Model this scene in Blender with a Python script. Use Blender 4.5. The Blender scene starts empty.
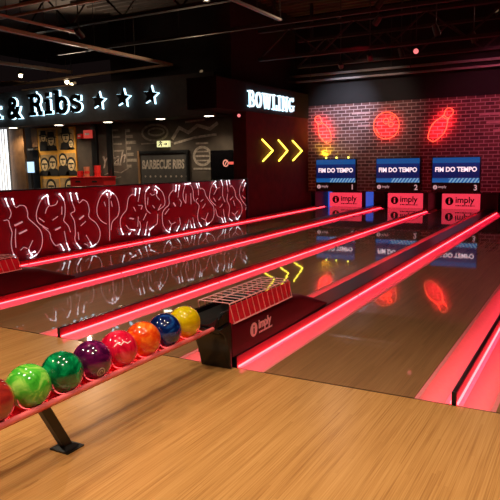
import bpy, bmesh, math, random
from mathutils import Vector, Matrix
random.seed(7)
PI = math.pi
S = bpy.context.scene
COL = S.collection
S.view_settings.view_transform = 'Standard'
S.view_settings.look = 'None'
S.view_settings.gamma = 1.0
S.view_settings.exposure = 0.0
S.view_settings.use_curve_mapping = False
S.cycles.use_denoising = True
S.cycles.max_bounces = 8
S.cycles.sample_clamp_indirect = 6.0
S.cycles.blur_glossy = 0.3

# ------------------------------------------------------------------ materials
def lin(r, g, b):
    def f(v):
        v /= 255.0
        return v / 12.92 if v <= 0.04045 else ((v + 0.055) / 1.055) ** 2.4
    return (f(r), f(g), f(b), 1.0)

def newmat(name):
    m = bpy.data.materials.new(name)
    m.use_nodes = True
    nt = m.node_tree
    return m, nt, nt.nodes['Principled BSDF']

def plain(name, col, rough=0.5, metal=0.0, noise=0.0, nscale=8.0, coat=0.0, spec=0.5, bump=0.0):
    """procedural: base colour varied a little by noise"""
    m, nt, b = newmat(name)
    b.inputs['Roughness'].default_value = rough
    b.inputs['Metallic'].default_value = metal
    b.inputs['Coat Weight'].default_value = coat
    b.inputs['Coat Roughness'].default_value = 0.05
    b.inputs['Specular IOR Level'].default_value = spec
    tc = nt.nodes.new('ShaderNodeTexCoord')
    n = nt.nodes.new('ShaderNodeTexNoise')
    n.inputs['Scale'].default_value = nscale
    n.inputs['Detail'].default_value = 4
    nt.links.new(tc.outputs['Object'], n.inputs['Vector'])
    r = nt.nodes.new('ShaderNodeValToRGB')
    k = max(noise, 0.04)
    r.color_ramp.elements[0].position = 0.3
    r.color_ramp.elements[1].position = 0.7
    r.color_ramp.elements[0].color = (col[0]*(1-k), col[1]*(1-k), col[2]*(1-k), 1)
    r.color_ramp.elements[1].color = (min(1, col[0]*(1+k)), min(1, col[1]*(1+k)), min(1, col[2]*(1+k)), 1)
    nt.links.new(n.outputs['Fac'], r.inputs['Fac'])
    nt.links.new(r.outputs['Color'], b.inputs['Base Color'])
    if bump:
        bp = nt.nodes.new('ShaderNodeBump')
        bp.inputs['Strength'].default_value = bump
        bp.inputs['Distance'].default_value = 0.01
        nt.links.new(n.outputs['Fac'], bp.inputs['Height'])
        nt.links.new(bp.outputs['Normal'], b.inputs['Normal'])
    return m

def glow(name, col, strength, base=None):
    m, nt, b = newmat(name)
    b.inputs['Base Color'].default_value = base or (col[0]*.5, col[1]*.5, col[2]*.5, 1)
    b.inputs['Roughness'].default_value = 0.4
    b.inputs['Emission Color'].default_value = (col[0], col[1], col[2], 1)
    b.inputs['Emission Strength'].default_value = strength
    return m

def wood(name, ca, cb, cc, rough, strip=0.028, coat=0.0, bump=0.0, bscale=(5, 2.2), spec=0.5):
    """narrow boards running along Y with streaky grain"""
    m, nt, b = newmat(name)
    N, L = nt.nodes.new, nt.links.new
    tc = N('ShaderNodeTexCoord')
    geo = N('ShaderNodeNewGeometry')
    sep = N('ShaderNodeSeparateXYZ'); L(geo.outputs['Position'], sep.inputs[0])
    # board index
    d = N('ShaderNodeMath'); d.operation = 'DIVIDE'; L(sep.outputs['X'], d.inputs[0]); d.inputs[1].default_value = strip
    fl = N('ShaderNodeMath'); fl.operation = 'FLOOR'; L(d.outputs[0], fl.inputs[0])
    wn1 = N('ShaderNodeTexWhiteNoise'); wn1.noise_dimensions = '1D'; L(fl.outputs[0], wn1.inputs['W'])
    # board joints along Y, offset per board
    off = N('ShaderNodeMath'); off.operation = 'MULTIPLY_ADD'; L(wn1.outputs['Value'], off.inputs[0]); off.inputs[1].default_value = 1.3; L(sep.outputs['Y'], off.inputs[2])
    dy = N('ShaderNodeMath'); dy.operation = 'DIVIDE'; L(off.outputs[0], dy.inputs[0]); dy.inputs[1].default_value = 1.3
    fy = N('ShaderNodeMath'); fy.operation = 'FLOOR'; L(dy.outputs[0], fy.inputs[0])
    cmb = N('ShaderNodeCombineXYZ'); L(fl.outputs[0], cmb.inputs[0]); L(fy.outputs[0], cmb.inputs[1])
    wn = N('ShaderNodeTexWhiteNoise'); wn.noise_dimensions = '2D'; L(cmb.outputs[0], wn.inputs['Vector'])
    # grain
    mp = N('ShaderNodeMapping'); mp.inputs['Scale'].default_value = (150, 1.7, 1); L(geo.outputs['Position'], mp.inputs['Vector'])
    g = N('ShaderNodeTexNoise'); g.inputs['Scale'].default_value = 1.0; g.inputs['Detail'].default_value = 5; g.inputs['Roughness'].default_value = 0.6
    L(mp.outputs[0], g.inputs['Vector'])
    mp2 = N('ShaderNodeMapping'); mp2.inputs['Scale'].default_value = (9, 0.9, 1); L(geo.outputs['Position'], mp2.inputs['Vector'])
    g2 = N('ShaderNodeTexNoise'); g2.inputs['Scale'].default_value = 1.0; g2.inputs['Detail'].default_value = 3
    L(mp2.outputs[0], g2.inputs['Vector'])
    a1 = N('ShaderNodeMath'); a1.operation = 'MULTIPLY_ADD'; L(wn.outputs['Value'], a1.inputs[0]); a1.inputs[1].default_value = 0.10
    mg = N('ShaderNodeMath'); mg.operation = 'MULTIPLY'; L(g.outputs['Fac'], mg.inputs[0]); mg.inputs[1].default_value = 0.77
    L(mg.outputs[0], a1.inputs[2])
    a2 = N('ShaderNodeMath'); a2.operation = 'MULTIPLY_ADD'; L(g2.outputs['Fac'], a2.inputs[0]); a2.inputs[1].default_value = 0.3; L(a1.outputs[0], a2.inputs[2])
    r = N('ShaderNodeValToRGB')
    e = r.color_ramp.elements
    e[0].position = 0.36; e[0].color = cc
    e[1].position = 0.82; e[1].color = cb
    x = e.new(0.58); x.color = ca
    L(a2.outputs[0], r.inputs['Fac'])
    L(r.outputs['Color'], b.inputs['Base Color'])
    b.inputs['Roughness'].default_value = rough
    b.inputs['Specular IOR Level'].default_value = spec
    b.inputs['Coat Weight'].default_value = coat
    b.inputs['Coat Roughness'].default_value = 0.03
    if bump:
        mp3 = N('ShaderNodeMapping'); mp3.inputs['Scale'].default_value = (bscale[0], bscale[1], 1); L(geo.outputs['Position'], mp3.inputs['Vector'])
        g3 = N('ShaderNodeTexNoise'); g3.inputs['Scale'].default_value = 1.0; g3.inputs['Detail'].default_value = 1
        L(mp3.outputs[0], g3.inputs['Vector'])
        bp = N('ShaderNodeBump'); bp.inputs['Strength'].default_value = 1.0; bp.inputs['Distance'].default_value = bump
        L(g3.outputs['Fac'], bp.inputs['Height'])
        L(bp.outputs['Normal'], b.inputs['Normal'])
        L(bp.outputs['Normal'], b.inputs['Coat Normal'])
    return m

def brick(name):
    m, nt, b = newmat(name)
    N, L = nt.nodes.new, nt.links.new
    geo = N('ShaderNodeNewGeometry')
    sep = N('ShaderNodeSeparateXYZ'); L(geo.outputs['Position'], sep.inputs[0])
    cmb = N('ShaderNodeCombineXYZ'); L(sep.outputs['X'], cmb.inputs[0]); L(sep.outputs['Z'], cmb.inputs[1])
    t = N('ShaderNodeTexBrick')
    L(cmb.outputs[0], t.inputs['Vector'])
    t.inputs['Scale'].default_value = 1.0
    t.inputs['Brick Width'].default_value = 0.235
    t.inputs['Row Height'].default_value = 0.095
    t.inputs['Mortar Size'].default_value = 0.011
    t.inputs['Mortar Smooth'].default_value = 0.2
    t.inputs['Color1'].default_value = lin(104, 66, 64)
    t.inputs['Color2'].default_value = lin(72, 44, 46)
    t.inputs['Mortar'].default_value = lin(168, 146, 148)
    n = N('ShaderNodeTexNoise'); n.inputs['Scale'].default_value = 5; n.inputs['Detail'].default_value = 5
    L(geo.outputs['Position'], n.inputs['Vector'])
    mx = N('ShaderNodeMix'); mx.data_type = 'RGBA'; mx.blend_type = 'MULTIPLY'; mx.inputs['Factor'].default_value = 0.5
    r = N('ShaderNodeValToRGB'); r.color_ramp.elements[0].position = .3; r.color_ramp.elements[0].color = (.45, .42, .42, 1); r.color_ramp.elements[1].position = .7
    L(n.outputs['Fac'], r.inputs['Fac'])
    L(t.outputs['Color'], mx.inputs['A']); L(r.outputs['Color'], mx.inputs['B'])
    L(mx.outputs['Result'], b.inputs['Base Color'])
    b.inputs['Roughness'].default_value = 0.8
    bp = N('ShaderNodeBump'); bp.inputs['Strength'].default_value = 0.5; bp.inputs['Distance'].default_value = 0.01; bp.invert = True
    L(t.outputs['Fac'], bp.inputs['Height']); L(bp.outputs['Normal'], b.inputs['Normal'])
    return m

def pearl(name, ca, cb, cc=None, scale=9.0, rough=0.12):
    """swirled resin of a bowling ball"""
    m, nt, b = newmat(name)
    N, L = nt.nodes.new, nt.links.new
    tc = N('ShaderNodeTexCoord')
    n = N('ShaderNodeTexNoise'); n.inputs['Scale'].default_value = scale; n.inputs['Detail'].default_value = 4; n.inputs['Distortion'].default_value = 2.2
    L(tc.outputs['Object'], n.inputs['Vector'])
    r = N('ShaderNodeValToRGB'); e = r.color_ramp.elements
    e[0].position = .35; e[0].color = ca; e[1].position = .68; e[1].color = cb
    if cc: x = e.new(.52); x.color = cc
    L(n.outputs['Fac'], r.inputs['Fac']); L(r.outputs['Color'], b.inputs['Base Color'])
    b.inputs['Roughness'].default_value = rough
    b.inputs['Coat Weight'].default_value = 0.8
    b.inputs['Coat Roughness'].default_value = 0.03
    return m

def screenmat(name):
    """what the score screen shows: deep blue field, brighter bands, slanted stripes at the foot (object X across, Z up; 0 is the screen's lower left)"""
    m, nt, b = newmat(name)
    N, L = nt.nodes.new, nt.links.new
    tc = N('ShaderNodeTexCoord')
    sep = N('ShaderNodeSeparateXYZ'); L(tc.outputs['Generated'], sep.inputs[0])
    r = N('ShaderNodeValToRGB'); e = r.color_ramp.elements
    r.color_ramp.interpolation = 'LINEAR'
    e[0].position = 0.0; e[0].color = lin(30, 110, 190)
    e[1].position = 1.0; e[1].color = lin(26, 92, 170)
    for p, c in ((.17, lin(24, 100, 180)), (.19, lin(14, 30, 92)), (.5, lin(16, 34, 100)), (.78, lin(18, 46, 120)), (.80, lin(28, 98, 172)), (.88, lin(30, 92, 165))):
        x = e.new(p); x.color = c
    L(sep.outputs['Z'], r.inputs['Fac'])
    # stripes
    ad = N('ShaderNodeMath'); ad.operation = 'MULTIPLY_ADD'; L(sep.outputs['X'], ad.inputs[0]); ad.inputs[1].default_value = 13.0
    mz = N('ShaderNodeMath'); mz.operation = 'MULTIPLY'; L(sep.outputs['Z'], mz.inputs[0]); mz.inputs[1].default_value = -5.0
    L(mz.outputs[0], ad.inputs[2])
    fr = N('ShaderNodeMath'); fr.operation = 'FRACT'; L(ad.outputs[0], fr.inputs[0])
    gt = N('ShaderNodeMath'); gt.operation = 'GREATER_THAN'; L(fr.outputs[0], gt.inputs[0]); gt.inputs[1].default_value = .5
    lt = N('ShaderNodeMath'); lt.operation = 'LESS_THAN'; L(sep.outputs['Z'], lt.inputs[0]); lt.inputs[1].default_value = .18
    gx = N('ShaderNodeMath'); gx.operation = 'GREATER_THAN'; L(sep.outputs['X'], gx.inputs[0]); gx.inputs[1].default_value = .36
    m1 = N('ShaderNodeMath'); m1.operation = 'MULTIPLY'; L(gt.outputs[0], m1.inputs[0]); L(lt.outputs[0], m1.inputs[1])
    m2 = N('ShaderNodeMath'); m2.operation = 'MULTIPLY'; L(m1.outputs[0], m2.inputs[0]); L(gx.outputs[0], m2.inputs[1])
    mx = N('ShaderNodeMix'); mx.data_type = 'RGBA'; L(m2.outputs[0], mx.inputs['Factor'])
    L(r.outputs['Color'], mx.inputs['A']); mx.inputs['B'].default_value = lin(150, 200, 235)
    b.inputs['Base Color'].default_value = (.01, .01, .015, 1)
    b.inputs['Roughness'].default_value = .2
    L(mx.outputs['Result'], b.inputs['Emission Color'])
    b.inputs['Emission Strength'].default_value = 0.62
    return m

M = {}
M['approach'] = wood('maple boards', lin(190, 136, 78), lin(208, 154, 94), lin(150, 98, 52), 0.27, strip=0.019, bump=0.0)
M['lane'] = wood('lane boards', lin(146, 102, 64), lin(162, 118, 78), lin(120, 82, 50), 0.5, strip=0.024, coat=.95, bump=0.0004, bscale=(6, 1.8), spec=.2)
M['brick'] = brick('maroon bricks')
M['black'] = plain('black satin paint', lin(16, 14, 15), .42)
M['blackgloss'] = plain('black gloss laminate', lin(12, 10, 12), .18)
M['blackmatt'] = plain('matt black wall', lin(15, 15, 17), .9, noise=.2, nscale=3)
M['ceilblack'] = plain('black painted steel', lin(34, 28, 26), .7, noise=.2)
M['deck'] = plain('brown roof deck', lin(70, 54, 42), .75, noise=.25, nscale=2)
M['tray'] = plain('galvanised tray', lin(176, 142, 112), .5, noise=.15)
M['pipe'] = plain('grey conduit', lin(118, 114, 112), .4, noise=.1)
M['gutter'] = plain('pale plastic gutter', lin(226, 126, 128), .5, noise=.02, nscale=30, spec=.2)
M['cover'] = plain('charcoal laminate', lin(22, 18, 22), .3)
M['hood'] = plain('dark maroon plastic', lin(80, 5, 18), .42, spec=.3)
M['hoodred'] = plain('red acrylic', lin(252, 24, 60), .4)
M['wire'] = plain('red coated wire', lin(255, 176, 178), .4)
M['rail'] = plain('coral red rail', lin(242, 112, 116), .28, coat=.3, noise=.02)
M['tray_red'] = plain('red rack tray', lin(200, 16, 38), .3, coat=.3)
M['wall_red'] = plain('maroon wall paint', lin(74, 22, 24), .8, noise=.25, nscale=5)
M['wall_dim'] = plain('dark brown wall paint', lin(34, 22, 22), .85, noise=.2, nscale=5)
M['barrier'] = plain('red lacquered panel', lin(152, 4, 38), .28, noise=.1, nscale=3)
M['soffit'] = plain('dark brown board', lin(60, 53, 48), .8, noise=.15)
M['mural'] = plain('chalkboard wall', lin(70, 58, 48), .85, noise=.3, nscale=2.5)
M['chalk'] = plain('chalk paint', lin(150, 134, 120), .9, noise=.4, nscale=12)
M['chalkdim'] = plain('faded chalk paint', lin(124, 110, 96), .9, noise=.4, nscale=12)
M['carpet'] = plain('dark carpet', lin(40, 34, 32), .95, noise=.4, nscale=40)
M['cab_red'] = plain('red cabinet paint', lin(206, 34, 36), .4)
M['oak'] = plain('brown timber panel', lin(120, 84, 52), .5, noise=.3, nscale=4)
M['paper'] = plain('ochre poster board', lin(226, 160, 56), .7, noise=.15)
M['paper_in'] = plain('sepia poster print', lin(176, 138, 90), .7, noise=.35, nscale=6)
M['ink'] = plain('black poster ink', lin(30, 24, 22), .8)
M['skin_ink'] = plain('pale poster ink', lin(222, 190, 140), .8, noise=.2)
M['steel'] = plain('brushed steel', lin(150, 148, 146), .35, metal=.8)
M['whitepl'] = plain('white plastic', lin(225, 220, 214), .4)
M['redpl'] = plain('red plastic', lin(214, 44, 40), .4)
M['cup'] = plain('tan paper cup', lin(206, 122, 86), .6)
M['logo_pink'] = plain('pink print', lin(252, 206, 210), .5)
M['logo_dark'] = plain('dark red print', lin(96, 4, 22), .6)
M['signtext'] = plain('dim grey print', lin(190, 170, 168), .6)
M['spk'] = plain('lamp housing', lin(40, 36, 36), .5)
M['dkred'] = plain('dark red lane board', lin(150, 10, 40), .4)  # on side faces the strip's red glow is put into the colour

M['led'] = glow('red led strip', (1.0, .042, .046), 14.0)
M['rack_led'] = glow('pink led strip', (1.0, .10, .10), 7.0)
M['board_glow'] = glow('backlit red panel', (.86, .042, .080), 1.0)  # sweep boards emit evenly, in place of pit light falling on them
M['neon_red'] = glow('red neon tube', (1.0, .13, .055), 1.8)
M['neon_yel'] = glow('yellow neon tube', (1.0, .80, .06), 4.5)
M['neon_white'] = glow('white neon tube', (1.0, .46, .50), .45)
M['neon_hot'] = glow('white neon tube end', (.95, .92, 1.0), 1.5)
M['letter_white'] = glow('white lit acrylic', (.74, .90, 1.0), 1.25)
M['halo'] = glow('cool white backlight', (.50, .82, 1.0), 3.0)
M['lamp_warm'] = glow('warm lamp', (1.0, .84, .60), 9.0)
M['lens_dim'] = glow('lamp glass', (1.0, .7, .4), .12)
M['lamp_pend'] = glow('warm bulb', (1.0, .78, .46), 14.0)
M['panel_white'] = glow('white light panel', (.92, .96, 1.0), 1.6)
M['exit'] = glow('exit lamp', (.86, .84, .42), .8)
M['exitred'] = glow('lit red box', (.85, .08, .06), .45)
M['txt'] = glow('screen lettering', (1.0, .80, .88), 1.0)
M['txt_dim'] = glow('number lettering', (.62, .36, .38), .8)
M['mon_blue'] = glow('small monitor', (.52, .78, 1.0), 1.1)
M['logo_lit'] = glow('red lit emblem', (.85, .12, .09), .8)
M['blue'] = glow('blue pit lamp', (.03, .10, .6), .8)
M['lamp_yel'] = glow('yellow green lamp', (.95, .85, .12), 4.0)
M['lamp_pink'] = glow('pink lamp lens', (1.0, .22, .22), 1.2)
M['screen'] = screenmat('score screen')

# ------------------------------------------------------------------ mesh helpers
class MB:
    def __init__(self): self.v = []; self.f = []
    def add(self, vs, fs):
        o = len(self.v)
        self.v += [tuple(p) for p in vs]
        self.f += [tuple(i + o for i in q) for q in fs]
        return self
    def box(self, x0, x1, y0, y1, z0, z1):
        vs = [(x, y, z) for z in (z0, z1) for y in (y0, y1) for x in (x0, x1)]
        return self.add(vs, [(0, 2, 3, 1), (4, 5, 7, 6), (0, 1, 5, 4), (2, 6, 7, 3), (0, 4, 6, 2), (1, 3, 7, 5)])
    def loft(self, rings, cap=True, closed=True):
        n = len(rings[0]); vs = [p for r in rings for p in r]; fs = []
        for i in range(len(rings) - 1):
            for j in range(n if closed else n - 1):
                k = (j + 1) % n
                fs.append((i*n + j, i*n + k, (i+1)*n + k, (i+1)*n + j))
        if cap and closed:
            fs.append(tuple(range(n - 1, -1, -1))); fs.append(tuple((len(rings)-1)*n + j for j in range(n)))
        return self.add(vs, fs)
    def tube(self, pts, r, seg=8, closed=False):
        P = [Vector(p) for p in pts]; rings = []
        up = Vector((0, 0, 1))
        prev = None
        for i, p in enumerate(P):
            if closed:
                t = (P[(i+1) % len(P)] - P[i-1]).normalized()
            else:
                t = (P[min(i+1, len(P)-1)] - P[max(i-1, 0)])
                t = t.normalized() if t.length > 1e-9 else Vector((0, 1, 0))
            if prev is None:
                a = t.cross(up)
                if a.length < .05: a = t.cross(Vector((1, 0, 0)))
                a.normalize()
            else:
                a = prev - t * prev.dot(t)
                if a.length < 1e-6: a = t.cross(up)
                a.normalize()
            prev = a; b = t.cross(a)
            rings.append([p + a*(r*math.cos(2*PI*k/seg)) + b*(r*math.sin(2*PI*k/seg)) for k in range(seg)])
        if closed:
            rings.append(rings[0]); return self.loft(rings, cap=False)
        return self.loft(rings)
    def lathe(self, c, prof, seg=24, axis=(0, 0, 1)):
        ax = Vector(axis).normalized(); a = ax.orthogonal().normalized(); b = ax.cross(a); c = Vector(c)
        return self.loft([[c + ax*h + a*(max(r, 1e-4)*math.cos(2*PI*k/seg)) + b*(max(r, 1e-4)*math.sin(2*PI*k/seg)) for k in range(seg)] for r, h in prof])
    def prism(self, poly, to3, d0, d1):
        """poly in 2D, to3(u, v, depth) -> 3D"""
        n = len(poly)
        return self.loft([[to3(u, v, d0) for u, v in poly], [to3(u, v, d1) for u, v in poly]])
    def sphere(self, c, r, seg=48, rings=24):
        prof = [(r*math.sin(PI*i/rings), -r*math.cos(PI*i/rings)) for i in range(rings + 1)]
        return self.lathe(c, prof, seg)

ORG = {}
def obj(name, mb, mat, parent=None, smooth=False, bevel=0.0, bseg=2, org=None):
    me = bpy.data.meshes.new(name)
    root = ORG.get(parent.name, Vector()) if parent else (Vector(org) if org else Vector())
    vs = [(p[0]-root[0], p[1]-root[1], p[2]-root[2]) for p in mb.v]
    me.from_pydata(vs, [], mb.f); me.validate()
    bm = bmesh.new(); bm.from_mesh(me)
    bmesh.ops.recalc_face_normals(bm, faces=bm.faces)
    bm.to_mesh(me); bm.free()
    me.materials.append(mat)
    o = bpy.data.objects.new(name, me); COL.objects.link(o)
    if parent: o.parent = parent
    else: o.location = root
    ORG[o.name] = root
    if smooth:
        for p in me.polygons: p.use_smooth = True
        me.set_sharp_from_angle(angle=math.radians(40))
    if bevel:
        b = o.modifiers.new('bevel', 'BEVEL'); b.width = bevel; b.segments = bseg; b.limit_method = 'ANGLE'; b.angle_limit = math.radians(35)
    return o

def tag(o, label, cat, group=None, kind=None):
    o['label'] = label; o['category'] = cat
    if group: o['group'] = group
    if kind: o['kind'] = kind
    return o

def thing(name, loc, label, cat, group=None):
    o = bpy.data.objects.new(name, None); COL.objects.link(o)
    o.empty_display_size = .1; o.location = loc; ORG[o.name] = Vector(loc)
    return tag(o, label, cat, group)

def struct(name, mb, mat, **k):
    o = obj(name, mb, mat, **k); o['kind'] = 'structure'; return o

def copy_tree(o, parent=None):
    c = o.copy(); COL.objects.link(c)
    if parent: c.parent = parent
    ORG[c.name] = ORG.get(o.name, Vector())
    for ch in list(o.children): copy_tree(ch, c)
    return c

def facing_y(x, y, z):      # 2D -> plane seen from -Y; u along +X, v up, depth away from the viewer
    return lambda u, v, d: (x + u, y + d, z + v)
def facing_x(x, y, z):      # wall at x looking +X; u along +Y
    return lambda u, v, d: (x - d, y + u, z + v)

def text_mb(body, size, to3, depth, bold=0.0, align='LEFT', sx=1.0, shear=0.0, front=0.0):
    """filled lettering as mesh, converted from a curve"""
    cu = bpy.data.curves.new('lettering', 'FONT'); cu.body = body; cu.size = size; cu.offset = bold
    cu.align_x = align; cu.shear = shear; cu.extrude = depth / 2; cu.resolution_u = 4
    ob = bpy.data.objects.new('lettering', cu); COL.objects.link(ob)
    dg = bpy.context.evaluated_depsgraph_get()
    me = bpy.data.meshes.new_from_object(ob.evaluated_get(dg))
    mb = MB()
    mb.add([to3(v.co.x * sx, v.co.y, front + depth/2 - v.co.z) for v in me.vertices], [tuple(p.vertices) for p in me.polygons])
    bpy.data.objects.remove(ob); bpy.data.curves.remove(cu); bpy.data.meshes.remove(me)
    return mb

def strip_poly(pts, w):
    """outline of a thick 2D polyline"""
    L, R = [], []
    n = len(pts)
    for i in range(n):
        p = Vector(pts[i])
        a = Vector(pts[max(i-1, 0)]); b = Vector(pts[min(i+1, n-1)])
        d1 = (p - a).normalized() if i > 0 else None
        d2 = (b - p).normalized() if i < n-1 else None
        if d1 is None: d1 = d2
        if d2 is None: d2 = d1
        n1 = Vector((-d1.y, d1.x)); n2 = Vector((-d2.y, d2.x)); m = (n1 + n2)
        if m.length < 1e-6: m = n1
        m.normalize(); k = w/2 / max(.5, m.dot(n1))
        L.append(p + m*k); R.append(p - m*k)
    return L, R

def strokes_mb(strokes, to3, d0, d1, mb=None):
    """strokes: (points, width)"""
    mb = mb or MB()
    for pts, w in strokes:
        L, R = strip_poly(pts, w)
        for i in range(len(L) - 1):
            mb.prism([tuple(L[i]), tuple(R[i]), tuple(R[i+1]), tuple(L[i+1])], to3, d0, d1)
    return mb

def arc(cx, cy, rx, ry, a0, a1, n=14):
    return [(cx + rx*math.cos(math.radians(a0 + (a1-a0)*i/n)), cy + ry*math.sin(math.radians(a0 + (a1-a0)*i/n))) for i in range(n + 1)]

T, SF = .21, .13     # stem and slab weights, cap height 1
def slab(x, y, w): return ([(x, y), (x + w, y)], SF)
def letters(ch):
    s = SF/2
    if ch == 'B': return .92, [([(.26, 0), (.26, 1)], T), slab(0, s, .5), slab(0, 1-s, .5), ([(.3, 1-s)] + [(.52, 1-s)] + arc(.52, .75, .22, .185, 90, -90) + [(.3, .53)], .15), ([(.3, .5), (.55, .5)] + arc(.55, .275, .25, .21, 90, -90) + [(.3, s)], .16)]
    if ch == 'O': return .92, [(arc(.46, .5, .34, .42, 0, 360, 32), .2)]
    if ch == 'W': return 1.34, [([(.2, 1-s), (.42, .02)], T*.95), ([(.42, .02), (.67, .9)], .14), ([(.67, .9), (.92, .02)], T*.95), ([(.92, .02), (1.14, 1-s)], .14), slab(0, 1-s, .44), slab(.48, 1-s, .38), slab(.94, 1-s, .4)]
    if ch == 'L': return .82, [([(.26, 0), (.26, 1)], T), slab(0, s, .78), slab(0, 1-s, .52), ([(.71, 0), (.71, .34)], .13)]
    if ch == 'I': return .52, [([(.26, 0), (.26, 1)], T), slab(0, s, .52), slab(0, 1-s, .52)]
    if ch == 'N': return 1.1, [([(.22, 0), (.22, 1)], .15), ([(.2, .96), (.86, .04)], T), ([(.86, 0), (.86, 1)], .15), slab(0, s, .44), slab(0, 1-s, .36), slab(.64, 1-s, .44)]
    if ch == 'G': return .94, [(arc(.46, .5, .34, .42, 40, 322, 28), .2), ([(.76, .1), (.76, .42)], .18), slab(.5, .42, .42), ([(.74, .72), (.74, .98)], .12)]
    if ch == 'R': return 1.0, [([(.26, 0), (.26, 1)], T), slab(0, s, .5), slab(0, 1-s, .5), ([(.3, 1-s), (.52, 1-s)] + arc(.52, .73, .24, .205, 90, -90) + [(.3, .525)], .15), ([(.5, .5), (.66, .42), (.72, .25), (.76, .08), (.95, s)], .18)]
    if ch == 'i': return .5, [([(.25, 0), (.25, .68)], T), slab(0, s, .5), slab(.02, .68-s, .3), ([(.25, .8), (.25, 1.0)], .22)]
    if ch == 'b': return .92, [([(.24, 0), (.24, 1.02)], T), slab(0, 1.02-s, .3), (arc(.52, .34, .27, .3, 0, 360, 28), .17)]
    if ch == 's': return .74, [(arc(.36, .5, .24, .15, 20, 200, 12) + [(.3, .39), (.48, .32)] + arc(.36, .19, .27, .155, 40, -160, 12), .15), ([(.62, .46), (.62, .7)], .1), ([(.08, 0), (.08, .24)], .1)]
    if ch == 'k': return .95, [([(.24, 0), (.24, 1.02)], T), slab(0, 1.02-s, .3), slab(0, s, .46), ([(.26, .3), (.7, .62)], .14), ([(.42, .4), (.74, .06)], .18), slab(.5, .66-s, .42), slab(.52, s, .44)]

# ------------------------------------------------------------------ measures (metres; foul line at y = FY, lanes run along +Y)
FY = 3.70
YE = 18.12            # end of the lane beds
LN = {1: (-7.165, -6.10), 2: (-5.335, -4.27), 3: (-3.795, -2.735), 4: (-1.99, -0.925), 5: (-0.44, 0.62)}
BW_Y = 16.95          # face of the brick wall
XW = -7.52            # face of the side wall
# ------------------------------------------------------------------ the room
struct('floor', MB().box(-7.42, 6.5, -4.5, FY - .018, -.06, 0), M['approach'])
struct('floor_base', MB().box(-20, 6.5, -4.5, 19.6, -.25, -.10), M['black'])
struct('floor_restaurant', MB().box(-20, -7.60, -4.5, 14.2, -.10, 0), M['carpet'])
struct('trim_foul', MB().box(-7.42, 6.5, FY - .018, FY, -.06, -.004), M['black'])
struct('ceiling', MB().box(-20, 6.5, -4.5, 19.6, 5.6, 5.7), M['deck'])
struct('wall_right', MB().box(6.4, 6.5, -4.5, 19.6, -.1, 5.6), M['blackmatt'])
struct('wall_rear', MB().box(-20, 6.4, -4.6, -4.5, -.1, 5.6), M['blackmatt'])
struct('wall_far', MB().box(-7.9, 6.5, 19.3, 19.4, -.1, 5.6), M['black'])
struct('wall_left', MB().box(-7.9, XW, 13.25, 17.15, -.1, 2.66), M['wall_red'])
struct('wall_brick', MB().box(XW, 6.4, BW_Y, BW_Y + .18, .53, 3.02), M['brick'])
struct('wall_header', MB().box(XW - .4, 6.4, BW_Y - .02, BW_Y + .2, 3.02, 5.6), M['blackmatt'])
struct('wall_mural', MB().box(-20, -7.9, 14.0, 14.15, 0, 2.64), M['mural'])
struct('wall_side', MB().box(-20.1, -20, -4.5, 14.2, -.1, 5.6), M['blackmatt'])
# bulkhead over the restaurant with its soffit
struct('wall_bulkhead', MB().box(-20, -8.32, 13.1, 14.2, 2.63, 3.66), M['soffit'])
struct('wall_upper', MB().box(-8.32, -7.9, 13.25, 17.0, 3.36, 5.6).box(-12.5, -8.32, 14.1, 14.2, 3.66, 5.6), M['wall_dim'])
# black fascia carrying the bowling sign
struct('wall_fascia', MB().box(-8.3, XW + .02, 11.9, 17.0, 2.66, 3.36), M['blackmatt'])
# roof deck ribs: trim of the deck
rb = MB()
for i in range(70):
    y = -4 + i * .3
    rb.prism([(-.09, 0), (-.05, -.06), (.05, -.06), (.09, 0)], lambda u, v, d, y=y: (d, y + u, 5.6 + v), -12, 6.3)
struct('trim_deck', rb, M['deck'])

# ------------------------------------------------------------------ lanes, gutters, dividers
lane_lab = {1: 'glossy wooden lane next to the red barrier, ending under screen 1', 2: 'glossy wooden lane ending under the screen numbered 2',
            3: 'glossy wooden lane behind the row of balls, ending under screen 3', 4: 'wide glossy wooden lane right of the near ball return hood',
            5: 'glossy wooden lane cut off by the right edge of the photo'}
for k, (a, b) in LN.items():
    o = obj('bowling_lane', MB().box(a, b, FY, YE, -.06, 0), M['lane'], org=(a, FY, -.06))
    tag(o, lane_lab[k], 'bowling lane', 'wooden bowling lanes')

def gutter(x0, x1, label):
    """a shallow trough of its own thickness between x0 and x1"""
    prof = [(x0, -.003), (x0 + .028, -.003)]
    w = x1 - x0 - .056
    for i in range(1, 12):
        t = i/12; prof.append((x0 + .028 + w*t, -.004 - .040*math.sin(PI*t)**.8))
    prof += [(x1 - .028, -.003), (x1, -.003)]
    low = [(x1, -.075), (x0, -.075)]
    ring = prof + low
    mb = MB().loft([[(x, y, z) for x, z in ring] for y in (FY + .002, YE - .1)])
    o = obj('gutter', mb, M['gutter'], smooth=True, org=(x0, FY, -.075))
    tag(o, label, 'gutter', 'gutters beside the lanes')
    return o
E_ = .002
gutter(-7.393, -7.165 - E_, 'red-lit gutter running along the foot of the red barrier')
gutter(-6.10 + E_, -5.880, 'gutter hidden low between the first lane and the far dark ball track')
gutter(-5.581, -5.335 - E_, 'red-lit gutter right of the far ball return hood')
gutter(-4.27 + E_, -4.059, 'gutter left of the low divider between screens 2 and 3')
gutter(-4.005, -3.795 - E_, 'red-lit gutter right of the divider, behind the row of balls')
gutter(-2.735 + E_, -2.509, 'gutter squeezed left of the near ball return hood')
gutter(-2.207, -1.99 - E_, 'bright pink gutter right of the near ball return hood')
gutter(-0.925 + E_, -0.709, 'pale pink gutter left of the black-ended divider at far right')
gutter(-0.657, -0.44 - E_, 'pale pink gutter at the right edge of the photo')

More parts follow.
